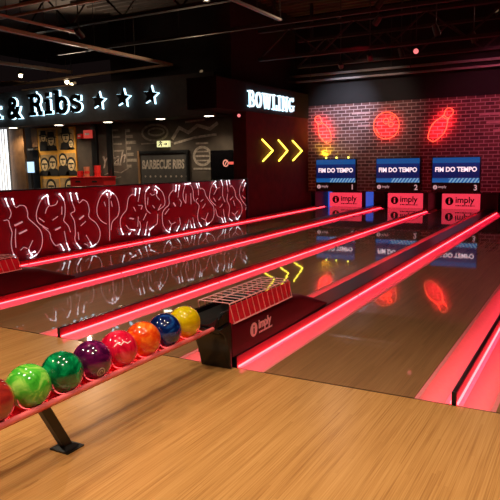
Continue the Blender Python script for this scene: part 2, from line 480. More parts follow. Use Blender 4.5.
def strip_light(x, y0, tilt, power=15):
    # the light the strip throws down into its gutter
    l = bpy.data.lights.new('strip_beam', 'AREA'); l.shape = 'RECTANGLE'; l.size = YE - .2 - y0; l.size_y = .02; l.energy = power; l.spread = math.radians(125); l.color = (1.0, .04, .17)
    o = bpy.data.objects.new('strip_beam', l); COL.objects.link(o)
    o.location = (x, (y0 + YE - .2)/2, .052)
    d = Vector((math.sin(tilt), 0, -math.cos(tilt)))
    o.rotation_euler = d.to_track_quat('-Z', 'X').to_euler()
    q = d.to_track_quat('-Z', 'Y').to_matrix()
    # long side along Y
    xa = Vector((0, 1, 0)); za = -d; ya = za.cross(xa)
    o.matrix_world = Matrix((xa, ya, za)).transposed().to_4x4(); o.location = (x, (y0 + YE - .2)/2, .052)
    return o
def left_led(t, x0, y0):
    strip_light(x0 - .014, y0 + .01, math.radians(-24))
    obj('led_strip', MB().box(x0 - .008, x0 - .0005, y0 + .01, YE - .2, -.008, .006), M['led'], t)['label'] = 'glowing red strip on the left'
def divider(x0, x1, label, y0=FY + .01, z=.075, right_led=True, group='low dividers between lanes'):
    t = thing('lane_divider', (x0, y0, -.07), label, 'divider', group)
    obj('board', MB().box(x0, x1 - .010, y0, YE - .12, -.07, z), M['cover'], t, bevel=.004)
    obj('side_face', MB().box(x1 - .010, x1 - .004, y0 + .004, YE - .12, -.06, z - .006), M['dkred'], t)['label'] = 'red right face'
    obj('led_strip', MB().box(x1 - .004, x1 + .006, y0 + .01, YE - .2, -.008, .006), M['led'], t)['label'] = 'glowing red strip'
    if x0 > -7: left_led(t, x0, y0)
    strip_light(x1 + .012, y0 + .01, math.radians(24))
    # joint caps along the strip
    for y in (6.3, 9.0, 11.7, 14.4): obj('joint_cap', MB().box(x1 - .004, x1 + .0065, y, y + .02, -.010, .009), M['dkred'], t)
    return t
divider(-7.445, -7.400, 'red glowing strip and board along the foot of the red barrier')
divider(-4.050, -4.012, 'low dark divider with red strip, starting behind the purple and pink balls')
divider(-0.700, -0.664, 'low dark divider with blunt black end at the right foreground')

def track(x0, x1, label):
    """raised cover over the ball track between two lanes, led strip on its right"""
    y0 = FY + .01
    t = thing('track_cover', (x0, y0, -.07), label, 'ball track cover', 'ball track covers between lane pairs')
    obj('cover', MB().box(x0, x1 - .010, y0, YE - .12, -.07, .068), M['cover'], t, bevel=.004)
    left_led(t, x0, y0)
    strip_light(x1 + .012, y0 + .01, math.radians(24))
    obj('edge_rail', MB().box(x1 - .048, x1 - .012, y0, YE - .12, .068, .082), M['cover'], t, bevel=.003)
    obj('side_face', MB().box(x1 - .010, x1 - .004, y0, YE - .12, -.06, .076), M['dkred'], t)['label'] = 'red right face'
    obj('led_strip', MB().box(x1 - .004, x1 + .006, y0 + .01, YE - .2, -.008, .006), M['led'], t)['label'] = 'glowing red strip'
    for y in (6.3, 9.0, 11.7, 14.4): obj('joint_cap', MB().box(x1 - .004, x1 + .0065, y, y + .02, -.010, .009), M['dkred'], t)
track(-5.870, -5.588, 'dark ball track cover running back from the far left hood')
track(-2.500, -2.214, 'dark ball track cover running back from the near hood towards screen 3')

# ------------------------------------------------------------------ ball return hood
def emblem_mb(cx, cz, r, to3, d0, d1):
    mb = MB()
    mb.prism(arc(cx, cz, r, r, 0, 345, 23), to3, d0, d1)
    return mb
def i_mark(cx, cz, r, to3, d0, d1):
    mb = MB()
    mb.prism(arc(cx, cz + r*.48, r*.17, r*.17, 0, 330, 11), to3, d0, d1)
    mb.prism([(cx - r*.17, cz - r*.62), (cx + r*.17, cz - r*.62), (cx + r*.17, cz + r*.2), (cx - r*.17, cz + r*.2)], to3, d0, d1)
    return mb

def dashes_mb(to3, w, h):
    # print too small to read: a row of short marks
    mb = MB(); x = 0; k = 0
    while x < w:
        l = (.07, .12, .05, .16, .09)[k % 5]*w
        mb.prism([(x, 0), (min(x + l, w), 0), (min(x + l, w), h), (x, h)], to3, 0, .002); x += l + .03*w; k += 1
    return mb
HX0, HX1 = -2.525, -2.228
def make_hood():
    t = thing('ball_return', ((HX0+HX1)/2, 3.62, .08), 'near dark red ball return hood with wire cage at the end of the ball row', 'ball return', 'ball return hoods')
    # body: rings along y
    rings = []
    for y, zt, ins, zb in ((3.662, .335, .0, .084), (4.0, .335, .0, .084), (4.72, .325, .002, .084), (4.95, .29, .006, .084), (5.25, .19, .012, .084), (5.50, .10, .02, .084)):
        a, b = HX0 + ins, HX1 - ins
        c = min(.05, (zt - zb)*.4)
        rings.append([(a, y, zb), (b, y, zb), (b, y, zt - c), (b - c*.35, y, zt - c*.3), (b - c, y, zt), (a + c, y, zt), (a + c*.35, y, zt - c*.3), (a, y, zt - c)])
    obj('body', MB().loft(rings), M['hood'], t, smooth=True)
    # black front: curved in side view, stands on the approach edge
    prof = [(3.66, .002), (3.635, .002), (3.625, .12), (3.60, .21), (3.555, .275), (3.505, .31), (3.50, .33), (3.66, .345)]
    obj('front_panel', MB().loft([[((HX1 - .001) if k else HX0 + .008 + .034*max(0, 1 - z/.25), y, z) for y, z in prof] for k in (0, 1)]), M['blackgloss'], t, smooth=True, bevel=.006)
    # throat: open trough of two cheeks and a curved bed through which balls come out
    th = MB()
    for x in (HX0 + .012, HX1 - .047):
        th.loft([[(xx, y, z) for y, z in ((3.50, .325), (3.95, .33), (3.95, .43), (3.60, .43), (3.53, .40))] for xx in (x, x + .026)])
    obj('throat_cheek', th, M['blackgloss'], t, bevel=.004)
    bed = [[(HX0 + .04 + .217*i/8, y, .345 + .05*((i - 4)/4)**2) for i in range(9)] + [(HX1 - .04, y, .336), (HX0 + .04, y, .336)] for y in (3.52, 4.6)]
    obj('throat_bed', MB().loft(bed), M['black'], t, smooth=True)
    # roller behind the throat
    obj('roller', MB().lathe((HX0 + .05, 3.98, .44), [(.0, 0), (.045, 0), (.045, .20), (.0, .20)], 20, (1, 0, 0)), M['black'], t, smooth=True)
    # red sheet inside the right side of the cage
    obj('side_panel', MB().box(HX1 - .018, HX1 - .013, 3.66, 4.66, .325, .462), M['hoodred'], t)['label'] = 'bright red side sheet behind the wires'
    obj('side_panel', MB().box(HX0 + .024, HX0 + .030, 3.70, 4.62, .335, .40), M['hoodred'], t)['label'] = 'bright red side sheet behind the wires'
    # wire cage
    c = thing_part('wire_cage', t)
    y0, y1, zb, zt = 3.66, 4.63, .325, .485
    xr, xl = HX1 - .006, HX0 + .006
    hoops = 13
    for i in range(hoops):
        y = y0 + (y1 - y0)*i/(hoops - 1)
        o = obj('wire', MB().tube([(xr, y + .05, zb), (xr - .008, y, zt - .01), (xr - .018, y - .003, zt), (xl + .018, y - .003, zt), (xl + .008, y, zt - .01), (xl, y + .05, zb)], .0038, 6), M['wire'], c)
    fr = MB()
    for x, z, dy in ((xr, zb, .05), (xr - .009, zt - .006, 0), ((xr+xl)/2, zt + .004, 0), (xl + .009, zt - .006, 0), (xl, zb, .05)):
        fr.tube([(x, y0 + dy, z), (x, y1 + dy, z)], .0055, 6)
    obj('frame_wire', fr, M['wire'], c)
    # print on the right side
    to3 = facing_x(HX1 + .0012, 3.86, .17)
    e = obj('emblem', emblem_mb(.125, .040, .055, to3, 0, .002), M['logo_pink'], t); e['label'] = 'pale pink round emblem'
    obj('emblem_mark', i_mark(.125, .040, .055, facing_x(HX1 + .0022, 3.86, .17), 0, .001), M['hood'], e)
    l = obj('lettering', text_mb('imply', .098, facing_x(HX1 + .0012, 4.06, .200), .002, bold=.003), M['logo_pink'], t); l['label'] = 'pale pink lettering'
    obj('small_print', dashes_mb(facing_x(HX1 + .0012, 4.07, .160), .22, .014), M['logo_pink'], t)
    return t
def thing_part(name, parent):
    # the cage's own long bars double as the part that carries the hoops
    me = bpy.data.meshes.new(name)
    r = ORG[parent.name]
    mb = MB().tube([(HX1 - .006, 3.71, .323), (HX0 + .006, 3.71, .323)], .0055, 6).tube([(HX1 - .006, 4.68, .323), (HX0 + .006, 4.68, .323)], .0055, 6)
    return obj(name, mb, M['wire'], parent)
hood = make_hood()
h2 = copy_tree(hood)
h2.location.x += -3.372
h2['label'] = 'far dark red ball return hood cut off by the left edge, before the barrier'

# ------------------------------------------------------------------ ball rack and balls
BX, BZ, BR = -2.36, .428, .109
rk = thing('ball_rack', (BX, 2.19, 0), 'long red ball rack on a slanted black leg, holding eight bowling balls', 'ball rack')
for x in (BX - .081, BX + .081):
    obj('rail', MB().tube([(x, .75, .3345), (x, 3.49, .3345)], .0145, 12), M['rail'], rk, smooth=True)
prof = [(-.072, .329), (-.045, .303), (.045, .303), (.072, .329), (.072, .323), (.047, .296), (-.047, .296), (-.072, .323)]
obj('tray', MB().loft([[(BX + x, y, z) for x, z in prof] for y in (.76, 3.495)]), M['tray_red'], rk)['label'] = 'deep red tray under the balls'
for i in range(24):
    y = .80 + i*.116
    obj('cross_bar', MB().tube([(BX - .08, y, .326), (BX, y, .310), (BX + .08, y, .326)], .006, 6), M['rail'], rk)
def leg(yt, yf):
    g = MB().loft([[(BX - .02 + a*.022 + dx, y + b*.03, z) for a, b in ((-1, -1), (1, -1), (1, 1), (-1, 1))] for y, z, dx in ((yf, .018, 0), (yt, .300, .02))])
    o = obj('leg', g, M['black'], rk, bevel=.004); o['label'] = 'slanted black leg'
    obj('foot_plate', MB().box(BX - .085, BX + .045, yf - .055, yf + .065, 0.0, .008).loft([[(BX - .02 + a*.03, yf + b*.035, z) for a, b in ((-s, -s), (s, -s), (s, s), (-s, s))] for z, s in ((.008, 1.5), (.025, .9))]), M['black'], o)
obj('led_strip', MB().box(BX - .006, BX + .006, .80, 3.45, .303, .307), M['rack_led'], rk)['label'] = 'glowing strip in the tray'
leg(2.03, 2.19)
leg(1.00, 1.10)
balls = [
    (1.7400, 'muted orange-red bowling ball cut off by the left edge of the photo', lin(190, 50, 36), lin(120, 24, 24), lin(150, 40, 34)),
    (1.9585, 'lime green marbled bowling ball, second from the left on the rack', lin(44, 150, 34), lin(170, 226, 96), lin(84, 190, 54)),
    (2.1770, 'deep emerald green bowling ball between the lime and purple ones', lin(2, 74, 40), lin(20, 168, 96), lin(2, 112, 62)),
    (2.3955, 'dark purple bowling ball with a small pale emblem', lin(62, 6, 50), lin(146, 36, 98), lin(98, 14, 70)),
    (2.6140, 'bright crimson pink bowling ball with a faint script', lin(196, 8, 44), lin(250, 70, 96), lin(232, 26, 62)),
    (2.8325, 'orange marbled bowling ball between the pink and the blue ones', lin(222, 44, 14), lin(255, 150, 48), lin(240, 88, 22)),
    (3.0510, 'navy blue marbled bowling ball second from the hood', lin(6, 18, 66), lin(30, 84, 156), lin(10, 36, 100)),
    (3.2695, 'yellow bowling ball nearest the ball return hood', lin(206, 164, 4), lin(246, 220, 40), lin(230, 194, 10)),
]
bo = []
for i, (y, lab, ca, cb, cc) in enumerate(balls):
    o = obj('bowling_ball', MB().sphere((BX, y, BZ), BR), pearl('pearl resin', ca, cb, cc, scale=(9 if i not in (7, 0) else 5)), smooth=True, org=(BX, y, BZ))
    o.rotation_euler = (random.uniform(0, 6), random.uniform(0, 6), random.uniform(0, 6))
    tag(o, lab, 'bowling ball', 'bowling balls in the rack'); bo.append(o)

# small prints on two balls, wrapped on the surface
def on_ball(y, mb2d, mat, name, parent, dirn):
    d = Vector(dirn).normalized(); rt = Vector((0, 0, 1)).cross(d).normalized(); up = d.cross(rt)
    c = Vector((BX, y, BZ)); out = MB()
    vs = []
    for u, v, w in mb2d.v:
        q = (d*math.sqrt(max(1e-6, BR*BR - u*u - v*v)) + rt*u + up*v).normalized() * (BR + .0006 + w)
        vs.append(c + q)
    out.add(vs, mb2d.f)
    # undo the ball's own turn so that the print lies where it is wanted
    o = obj(name, out, mat)
    for vtx in o.data.vertices: vtx.co = parent.rotation_euler.to_matrix().inverted() @ (vtx.co - c)
    o.parent = parent
    return o
flat = lambda u, v, d: (u, v, d)
ring = strokes_mb([(arc(0, 0, .020, .026, 0, 360, 24), .006), (arc(0, 0, .009, .013, 0, 300, 14), .005)], flat, 0, .0004)
on_ball(balls[3][0], ring, M['signtext'], 'emblem', bo[3], (.86, -.3, -.42))['label'] = 'pale oval emblem'
scr = text_mb('Classic', .04, lambda u, v, d: (u - .06, v, .0), .0004, bold=.0008, shear=.3)
on_ball(balls[4][0], strokes_mb([([(-.05, -.006), (-.03, .01), (-.012, -.004), (.008, .012), (.026, .0), (.05, .012)], .006), ([(-.03, .022), (.03, .026)], .004)], flat, 0, .0004), M['logo_pink'], 'script', bo[4], (.7, -.45, .5))['label'] = 'faint pale script'

# ------------------------------------------------------------------ red barrier with neon tubes
XB = -7.50
bar = thing('barrier', (XB, 9, 0), 'long red barrier panel with white neon tube ornaments beside the first lane', 'barrier')
def bt(y): return 1.105 - (y - 5.98)*.0125
obj('panel', MB().loft([[(XB - .06, y, 0), (XB, y, 0), (XB, y, bt(y)), (XB - .06, y, bt(y))] for y in (3.2, 13.2)]), M['barrier'], bar)
obj('top_cap', MB().loft([[(x, y, bt(y) + z) for x, z in ((XB - .07, 0), (XB + .008, 0), (XB + .008, .022), (XB - .07, .022))] for y in (3.2, 13.2)]), M['black'], bar, bevel=.004)
obj('end_post', MB().box(XB - .07, XB + .03, 13.14, 13.24, 0, 1.05), M['black'], bar, bevel=.004)
NEON = [
 [([(6.04, 1.00), (6.07, 0.91), (6.12, 0.79), (6.08, 0.71)], 's'), ([(6.16, 0.99), (6.18, 0.92), (6.21, 0.86), (6.28, 0.89)], 's'), ([(6.28, 0.89), (6.38, 0.87), (6.42, 0.77), (6.42, 0.69), (6.52, 0.60), (6.64, 0.48), (6.67, 0.34), (6.63, 0.20), (6.53, 0.11), (6.42, 0.08)], 'e'), ([(5.98, 0.69), (6.06, 0.69), (6.08, 0.60), (6.11, 0.50), (6.08, 0.35), (6.10, 0.20), (6.17, 0.07)], 'e'), ([(6.18, 0.55), (6.16, 0.42), (6.16, 0.27)], ''), ([(6.17, 0.60), (6.31, 0.64)], 'f'), ([(6.24, 0.47), (6.38, 0.51)], 'f'), ([(6.24, 0.22), (6.30, 0.26), (6.37, 0.23)], ''), ([(6.48, 0.34), (6.43, 0.27), (6.39, 0.20), (6.44, 0.12)], 'e'), ([(6.35, 0.14), (6.50, 0.16)], 'e')],
 [([(6.82, 1.01), (6.71, 0.96), (6.61, 0.81), (6.58, 0.69), (6.62, 0.59), (6.80, 0.48)], 's'), ([(7.08, 1.01), (7.15, 0.93), (7.18, 0.81), (7.16, 0.66), (7.13, 0.58), (7.22, 0.49), (7.26, 0.38)], 's'), ([(6.83, 0.99), (6.85, 0.85), (6.93, 0.84), (7.00, 0.86), (7.03, 0.91)], 's'), ([(6.85, 0.85), (6.79, 0.80), (6.76, 0.73)], ''), ([(6.69, 0.53), (6.82, 0.42), (6.84, 0.32), (6.93, 0.20), (7.03, 0.21), (7.09, 0.11)], 'e'), ([(7.13, 0.41), (7.16, 0.22), (7.21, 0.10)], 'e'), ([(7.11, 0.81), (7.10, 0.68)], ''), ([(7.01, 0.66), (6.90, 0.61)], ''), ([(7.05, 0.48), (6.94, 0.45)], 'f'), ([(6.63, 0.67), (6.73, 0.60)], '')],
 [([(7.31, 1.01), (7.34, 0.86), (7.39, 0.72), (7.29, 0.68), (7.36, 0.56), (7.37, 0.36), (7.35, 0.23), (7.46, 0.09)], 'se'), ([(7.44, 1.00), (7.47, 0.91), (7.49, 0.84), (7.58, 0.89)], 's'), ([(7.58, 0.89), (7.68, 0.84), (7.72, 0.70), (7.70, 0.59), (7.87, 0.46), (7.95, 0.30), (7.89, 0.14), (7.71, 0.07)], 'e'), ([(7.43, 0.36), (7.44, 0.23)], ''), ([(7.48, 0.57), (7.58, 0.62)], 'f'), ([(7.50, 0.46), (7.62, 0.52)], ''), ([(7.61, 0.29), (7.69, 0.17), (7.74, 0.08)], 'e'), ([(7.64, 0.11), (7.56, 0.15)], '')],
 [([(8.17, 1.01), (8.02, 0.93), (7.91, 0.75), (7.91, 0.60), (8.00, 0.49), (8.12, 0.43)], 's'), ([(8.23, 1.00), (8.40, 0.90), (8.47, 0.71), (8.43, 0.55), (8.27, 0.45), (8.23, 0.31)], 's'), ([(8.22, 0.96), (8.21, 0.73), (8.18, 0.13)], ''), ([(8.17, 0.95), (8.19, 0.88)], 's'), ([(8.28, 0.95), (8.25, 0.87)], 's'), ([(8.12, 0.74), (8.09, 0.82)], ''), ([(8.29, 0.72), (8.27, 0.82)], '')],
 [([(8.95, 1.00), (8.92, 0.87), (8.87, 0.91), (8.74, 0.85), (8.69, 0.71), (8.66, 0.63), (8.54, 0.54), (8.48, 0.45), (8.49, 0.30), (8.54, 0.20)], 'se'), ([(9.07, 1.00), (9.04, 0.87), (9.00, 0.76)], 's'), ([(9.01, 0.69), (9.13, 0.68), (9.08, 0.61)], ''), ([(8.87, 0.67), (8.92, 0.59)], ''), ([(8.99, 0.48), (8.96, 0.29)], ''), ([(9.02, 0.39), (9.05, 0.28), (8.97, 0.15)], 'e'), ([(8.64, 0.35), (8.71, 0.27), (8.86, 0.24)], 'e'), ([(8.75, 0.47), (8.85, 0.45)], 'f'), ([(8.79, 0.23), (8.71, 0.18)], 'e')],
 [([(9.34, 1.01), (9.23, 0.92), (9.21, 0.74), (9.24, 0.59), (9.35, 0.51)], 's'), ([(9.55, 1.02), (9.74, 0.91), (9.82, 0.76), (9.80, 0.63), (9.59, 0.55)], 's'), ([(9.53, 0.96), (9.59, 0.92), (9.56, 0.84), (9.66, 0.75)], 's'), ([(9.37, 0.89), (9.43, 0.85), (9.51, 0.87)], ''), ([(9.23, 0.52), (9.13, 0.40)], ''), ([(9.25, 0.36), (9.17, 0.12)], 'e'), ([(9.31, 0.20), (9.28, 0.10)], 'e'), ([(9.58, 0.48), (9.55, 0.29), (9.32, 0.20)], 'e'), ([(9.30, 0.82), (9.28, 0.68)], ''), ([(9.43, 0.66), (9.49, 0.60)], ''), ([(9.70, 0.66), (9.60, 0.56)], '')],
 [([(10.22, 1.01), (10.19, 0.87), (10.13, 0.92), (9.97, 0.81), (9.96, 0.64), (9.82, 0.57), (9.73, 0.47), (9.73, 0.27), (9.82, 0.14), (9.93, 0.08)], 'se'), ([(10.33, 1.00), (10.27, 0.76)], 's'), ([(10.32, 0.72), (10.39, 0.65), (10.34, 0.57)], ''), ([(9.95, 0.55), (9.81, 0.45)], ''), ([(10.11, 0.66), (10.17, 0.59)], 'f'), ([(10.30, 0.34), (10.32, 0.21), (10.19, 0.08)], 'e'), ([(9.93, 0.32), (10.01, 0.23), (10.15, 0.26)], ''), ([(10.01, 0.23), (9.95, 0.13)], 'e')],
 [([(10.72, 1.03), (10.56, 1.01), (10.46, 0.85), (10.46, 0.72), (10.54, 0.62)], 's'), ([(10.51, 0.19), (10.43, 0.07)], 'e'), ([(10.56, 0.82), (10.54, 0.63)], '')],
 [([(10.54, 1.02), (10.74, 0.99), (10.82, 0.86), (10.82, 0.75), (10.86, 0.64)], 's'), ([(10.96, 1.01), (11.02, 0.88), (11.02, 0.76)], 's'), ([(11.04, 1.01), (11.08, 0.90), (11.11, 0.89)], 's'), ([(11.11, 0.91), (11.25, 0.86), (11.31, 0.73), (11.50, 0.56), (11.61, 0.46), (11.61, 0.27), (11.51, 0.16), (11.30, 0.09)], 'e'), ([(11.00, 0.70), (10.91, 0.64), (11.03, 0.54), (10.97, 0.36), (10.98, 0.21), (11.09, 0.08)], 'e'), ([(11.10, 0.62), (11.20, 0.66)], ''), ([(11.16, 0.47), (11.28, 0.56)], ''), ([(11.11, 0.26), (11.26, 0.20), (11.38, 0.35)], ''), ([(11.26, 0.20), (11.32, 0.11)], 'e'), ([(10.63, 0.27), (10.54, 0.11)], 'e'), ([(10.67, 0.24), (10.73, 0.10)], 'e'), ([(10.78, 0.30), (10.84, 0.08)], 'e'), ([(10.73, 0.82), (10.73, 0.59)], '')],
 [([(11.72, 1.03), (11.55, 0.93), (11.46, 0.75), (11.48, 0.63), (11.70, 0.49)], 's'), ([(11.96, 1.04), (12.02, 0.91), (12.00, 0.71), (12.10, 0.54)], 's'), ([(11.70, 0.96), (11.75, 0.88), (11.90, 0.88)], 's'), ([(11.77, 0.87), (11.63, 0.74)], ''), ([(11.61, 0.67), (11.70, 0.58)], ''), ([(11.83, 0.60), (11.93, 0.67)], ''), ([(11.69, 0.42), (11.76, 0.25), (11.94, 0.18), (12.00, 0.08)], 'e'), ([(12.02, 0.38), (12.05, 0.22), (12.11, 0.07)], 'e'), ([(11.87, 0.43), (11.99, 0.50)], '')],
 [([(12.19, 1.02), (12.25, 0.77)], 's'), ([(12.31, 1.02), (12.36, 0.87), (12.41, 0.89)], 's'), ([(12.41, 0.91), (12.55, 0.79), (12.61, 0.62), (12.84, 0.45), (12.87, 0.26), (12.66, 0.09)], 'e'), ([(12.23, 0.72), (12.19, 0.58), (12.30, 0.41), (12.25, 0.18), (12.39, 0.08)], 'e'), ([(12.33, 0.57), (12.46, 0.64)], ''), ([(12.40, 0.27), (12.53, 0.21), (12.68, 0.29)], ''), ([(12.53, 0.21), (12.61, 0.10)], 'e'), ([(12.48, 0.55), (12.54, 0.42)], '')],
 [([(13.00, 1.01), (12.83, 0.88), (12.77, 0.71), (12.87, 0.54), (13.08, 0.38)], 's'), ([(13.07, 0.93), (12.93, 0.74)], 's'), ([(12.91, 0.64), (13.05, 0.55)], ''), ([(13.05, 0.28), (13.08, 0.35)], '')],
]
def smooth_pts(pts, n=4):
    """Catmull-Rom through the points"""
    if len(pts) < 3: return pts
    P = [pts[0]] + list(pts) + [pts[-1]]; out = []
    for i in range(1, len(P) - 2):
        for j in range(n):
            t = j/n
            out.append(tuple(.5*((2*P[i][k]) + (-P[i-1][k]+P[i+1][k])*t + (2*P[i-1][k]-5*P[i][k]+4*P[i+1][k]-P[i+2][k])*t*t + (-P[i-1][k]+3*P[i][k]-3*P[i+1][k]+P[i+2][k])*t**3) for k in (0, 1)))
    return out + [tuple(pts[-1])]
for motif in NEON:
    for pts, fl in motif:
        q = smooth_pts(pts) if len(pts) > 3 else pts
        q3 = [Vector((XB + .032, y, z)) for y, z in q]
        seglen = [0]
        for i in range(1, len(q3)): seglen.append(seglen[-1] + (q3[i] - q3[i-1]).length)
        tot = seglen[-1]
        def at(s):
            for i in range(1, len(q3)):
                if s <= seglen[i] + 1e-9:
                    f = (s - seglen[i-1])/max(1e-9, seglen[i] - seglen[i-1]); return q3[i-1].lerp(q3[i], f)
            return q3[-1]
        hl = min(.13, tot*.4)
        a = hl if 's' in fl else 0; b = tot - hl if 'e' in fl else tot
        n = max(2, int((b - a)/.03))
        d = obj('neon_tubing', MB().tube([at(a + (b-a)*i/n) for i in range(n + 1)], .013 if 'f' in fl else .0062, 6), M['neon_white'], bar, smooth=True)  # thick short strokes stand in for reflections on the panel
        for e, s0, s1 in (('s', 0, a), ('e', tot, b)):
            if e in fl:
                h = MB().tube([at(s0 + (s1-s0)*i/5) for i in range(6)], .0085, 6).sphere(at(s0), .017, 10, 6)
                obj('bright_tube_end', h, M['neon_hot'], d, smooth=True)['label'] = 'bright white tube end'
        y, z = pts[len(pts)//2]
        obj('tube_clip', MB().box(XB, XB + .03, y - .008, y + .008, z - .008, z + .008), M['barrier'], d)

# ------------------------------------------------------------------ bowling sign and yellow chevrons
XF = XW + .02
sg = thing('bowling_sign', (XF, 13.3, 2.77), 'white glowing BOWLING sign in slab letters on the black fascia', 'sign')
adv = [letters(ch)[0] for ch in 'BOWLING']; k = 2.62/(sum(adv) + .07*6); x = 0
for ch in 'BOWLING':
    w, st = letters(ch)
    to3 = lambda u, v, d, x=x: (XF + .05 - d, 13.29 + (x + u)*k, 2.77 + v*.405)
    l = obj('letter', strokes_mb([(p, wd*.58) for p, wd in st], to3, 0, .02), M['letter_white'], sg)
    obj('letter_back', strokes_mb([(p, wd*.5) for p, wd in st], to3, .02, .05), M['halo'], l)
    x += w + .07
for i, (y0, y1) in enumerate(((14.00, 14.58), (14.92, 15.47), (15.80, 16.42))):
    t = thing('chevron_light', (XW, (y0+y1)/2, 1.46), ['yellow chevron light nearest the barrier end', 'middle yellow chevron light on the maroon wall', 'yellow chevron light nearest the brick wall'][i], 'neon light', 'three yellow chevrons')
    pts = [(XW + .04, y0, 2.00), (XW + .04, y1, 1.725), (XW + .04, y0 + .02, 1.455)]
    obj('tube', MB().tube(pts[:2], .019, 8).tube(pts[1:], .019, 8).sphere(pts[1], .019, 8, 6).sphere(pts[0], .019, 8, 6).sphere(pts[2], .019, 8, 6), M['neon_yel'], t, smooth=True)
    for p in pts: obj('clip', MB().box(XW - .002, XW + .03, p[1] - .012, p[1] + .012, p[2] - .012, p[2] + .012), M['black'], t)

# ------------------------------------------------------------------ brick wall: neon pins and ball, painted speed lines
def neon_outline(name, loc, label, outline, extra, group=None, size=(.8, .8), ang=0.0, power=9):
    # unseen area light added for the glow the neon throws on the bricks
    l = bpy.data.lights.new('neon_beam', 'AREA'); l.shape = 'ELLIPSE'; l.size, l.size_y = size; l.energy = power; l.color = (1.0, .02, .03)
    o = bpy.data.objects.new('neon_beam', l); COL.objects.link(o)
    o.rotation_euler = (Matrix.Rotation(-ang, 3, 'Y') @ Matrix.Rotation(math.radians(90), 3, 'X')).to_euler()
    o.location = (loc[0], BW_Y - .11, loc[1])
    t = thing(name, (loc[0], BW_Y, loc[1]), label, 'neon light', group)
    to = lambda p: (loc[0] + p[0], BW_Y - .09, loc[1] + p[1])
    obj('outline_tube', MB().tube([to(p) for p in outline], .0105, 6, closed=True), M['neon_red'], t, smooth=True)
    for e in extra:
        closed = e[0] == e[-1]
        pp = e[:-1] if closed else e
        obj('inner_tube', MB().tube([to(p) for p in pp], .0095, 6, closed=closed), M['neon_red'], t, smooth=True)
    for p in outline[::max(1, len(outline)//5)][:5]:
        obj('standoff', MB().tube([(loc[0] + p[0], BW_Y + .002, loc[1] + p[1]), to(p)], .006, 6), M['black'], t)
def pin_outline(h, ang, mirror=1):
    half = [(0, 0), (.10, .0), (.175, .10), (.235, .25), (.25, .38), (.215, .52), (.14, .66), (.105, .74), (.11, .80), (.135, .87), (.125, .95), (.07, .99), (0, 1.0)]
    half = smooth_pts(half, 3)
    pts = [(x*h*.80, (z-.5)*h) for x, z in half] + [(-x*h*.80, (z-.5)*h) for x, z in reversed(half[1:-1])]
    c, s = math.cos(ang), math.sin(ang)
    rot = lambda p: (p[0]*c - p[1]*s, p[0]*s + p[1]*c)
    bands = [[rot((-.11*h*.85, .21*h)), rot((0, .195*h)), rot((.11*h*.85, .21*h))], [rot((-.10*h*.85, .255*h)), rot((0, .24*h)), rot((.10*h*.85, .255*h))]]
    return [rot(p) for p in pts], bands
o1, b1 = pin_outline(.84, math.radians(27)); neon_outline('neon_pin', (-7.01, 2.33), 'red neon bowling pin leaning left at the left end of the brick wall', o1, b1, 'red neon shapes on bricks', (.40, .78), math.radians(27), 17)
o2, b2 = pin_outline(.95, math.radians(-33)); neon_outline('neon_pin', (-3.66, 2.32), 'red neon bowling pin leaning right, above screen 3', o2, b2, 'red neon shapes on bricks', (.40, .88), math.radians(-33), 17)
circ = lambda cx, cz, r, n=28: [(cx + r*math.cos(2*PI*i/n), cz + r*math.sin(2*PI*i/n)) for i in range(n)]
neon_outline('neon_ball', (-5.13, 2.36), 'red neon bowling ball with three finger holes above screen 2', circ(0, 0, .36, 40),
             [circ(-.01, .12, .075, 14) + [(-.01 + .075, .12)], circ(.16, .20, .06, 14) + [(.22, .20)], circ(.13, .02, .065, 14) + [(.195, .02)], arc(0, 0, .30, .30, 190, 232, 8)], 'red neon shapes on bricks', (.64, .64), 0, 17)
M['speed'] = plain('pale wall paint', lin(168, 136, 138), .8, noise=.2)
for grp, x1s in ((0, ((-6.16, -5.62, 2.74), (-6.21, -5.66, 2.56), (-5.98, -5.62, 2.385))), (1, ((-2.72, -1.6, 2.54), (-2.54, -1.5, 2.33), (-2.37, -1.5, 2.12))), (2, ((-4.75, -4.45, 2.62),(-4.62, -4.2, 2.43)))):
    if grp == 2: continue
    mb = MB()
    for a, b, z in x1s: mb.box(a, b, BW_Y - .004, BW_Y, z - .028, z + .028)
    o = obj('speed_lines', mb, M['speed'], org=(x1s[0][0], BW_Y, x1s[0][2]))
    tag(o, ['pale speed lines painted on bricks left of the neon ball', 'pale speed lines painted on bricks at the right edge'][grp], 'wall marking', 'painted speed lines')

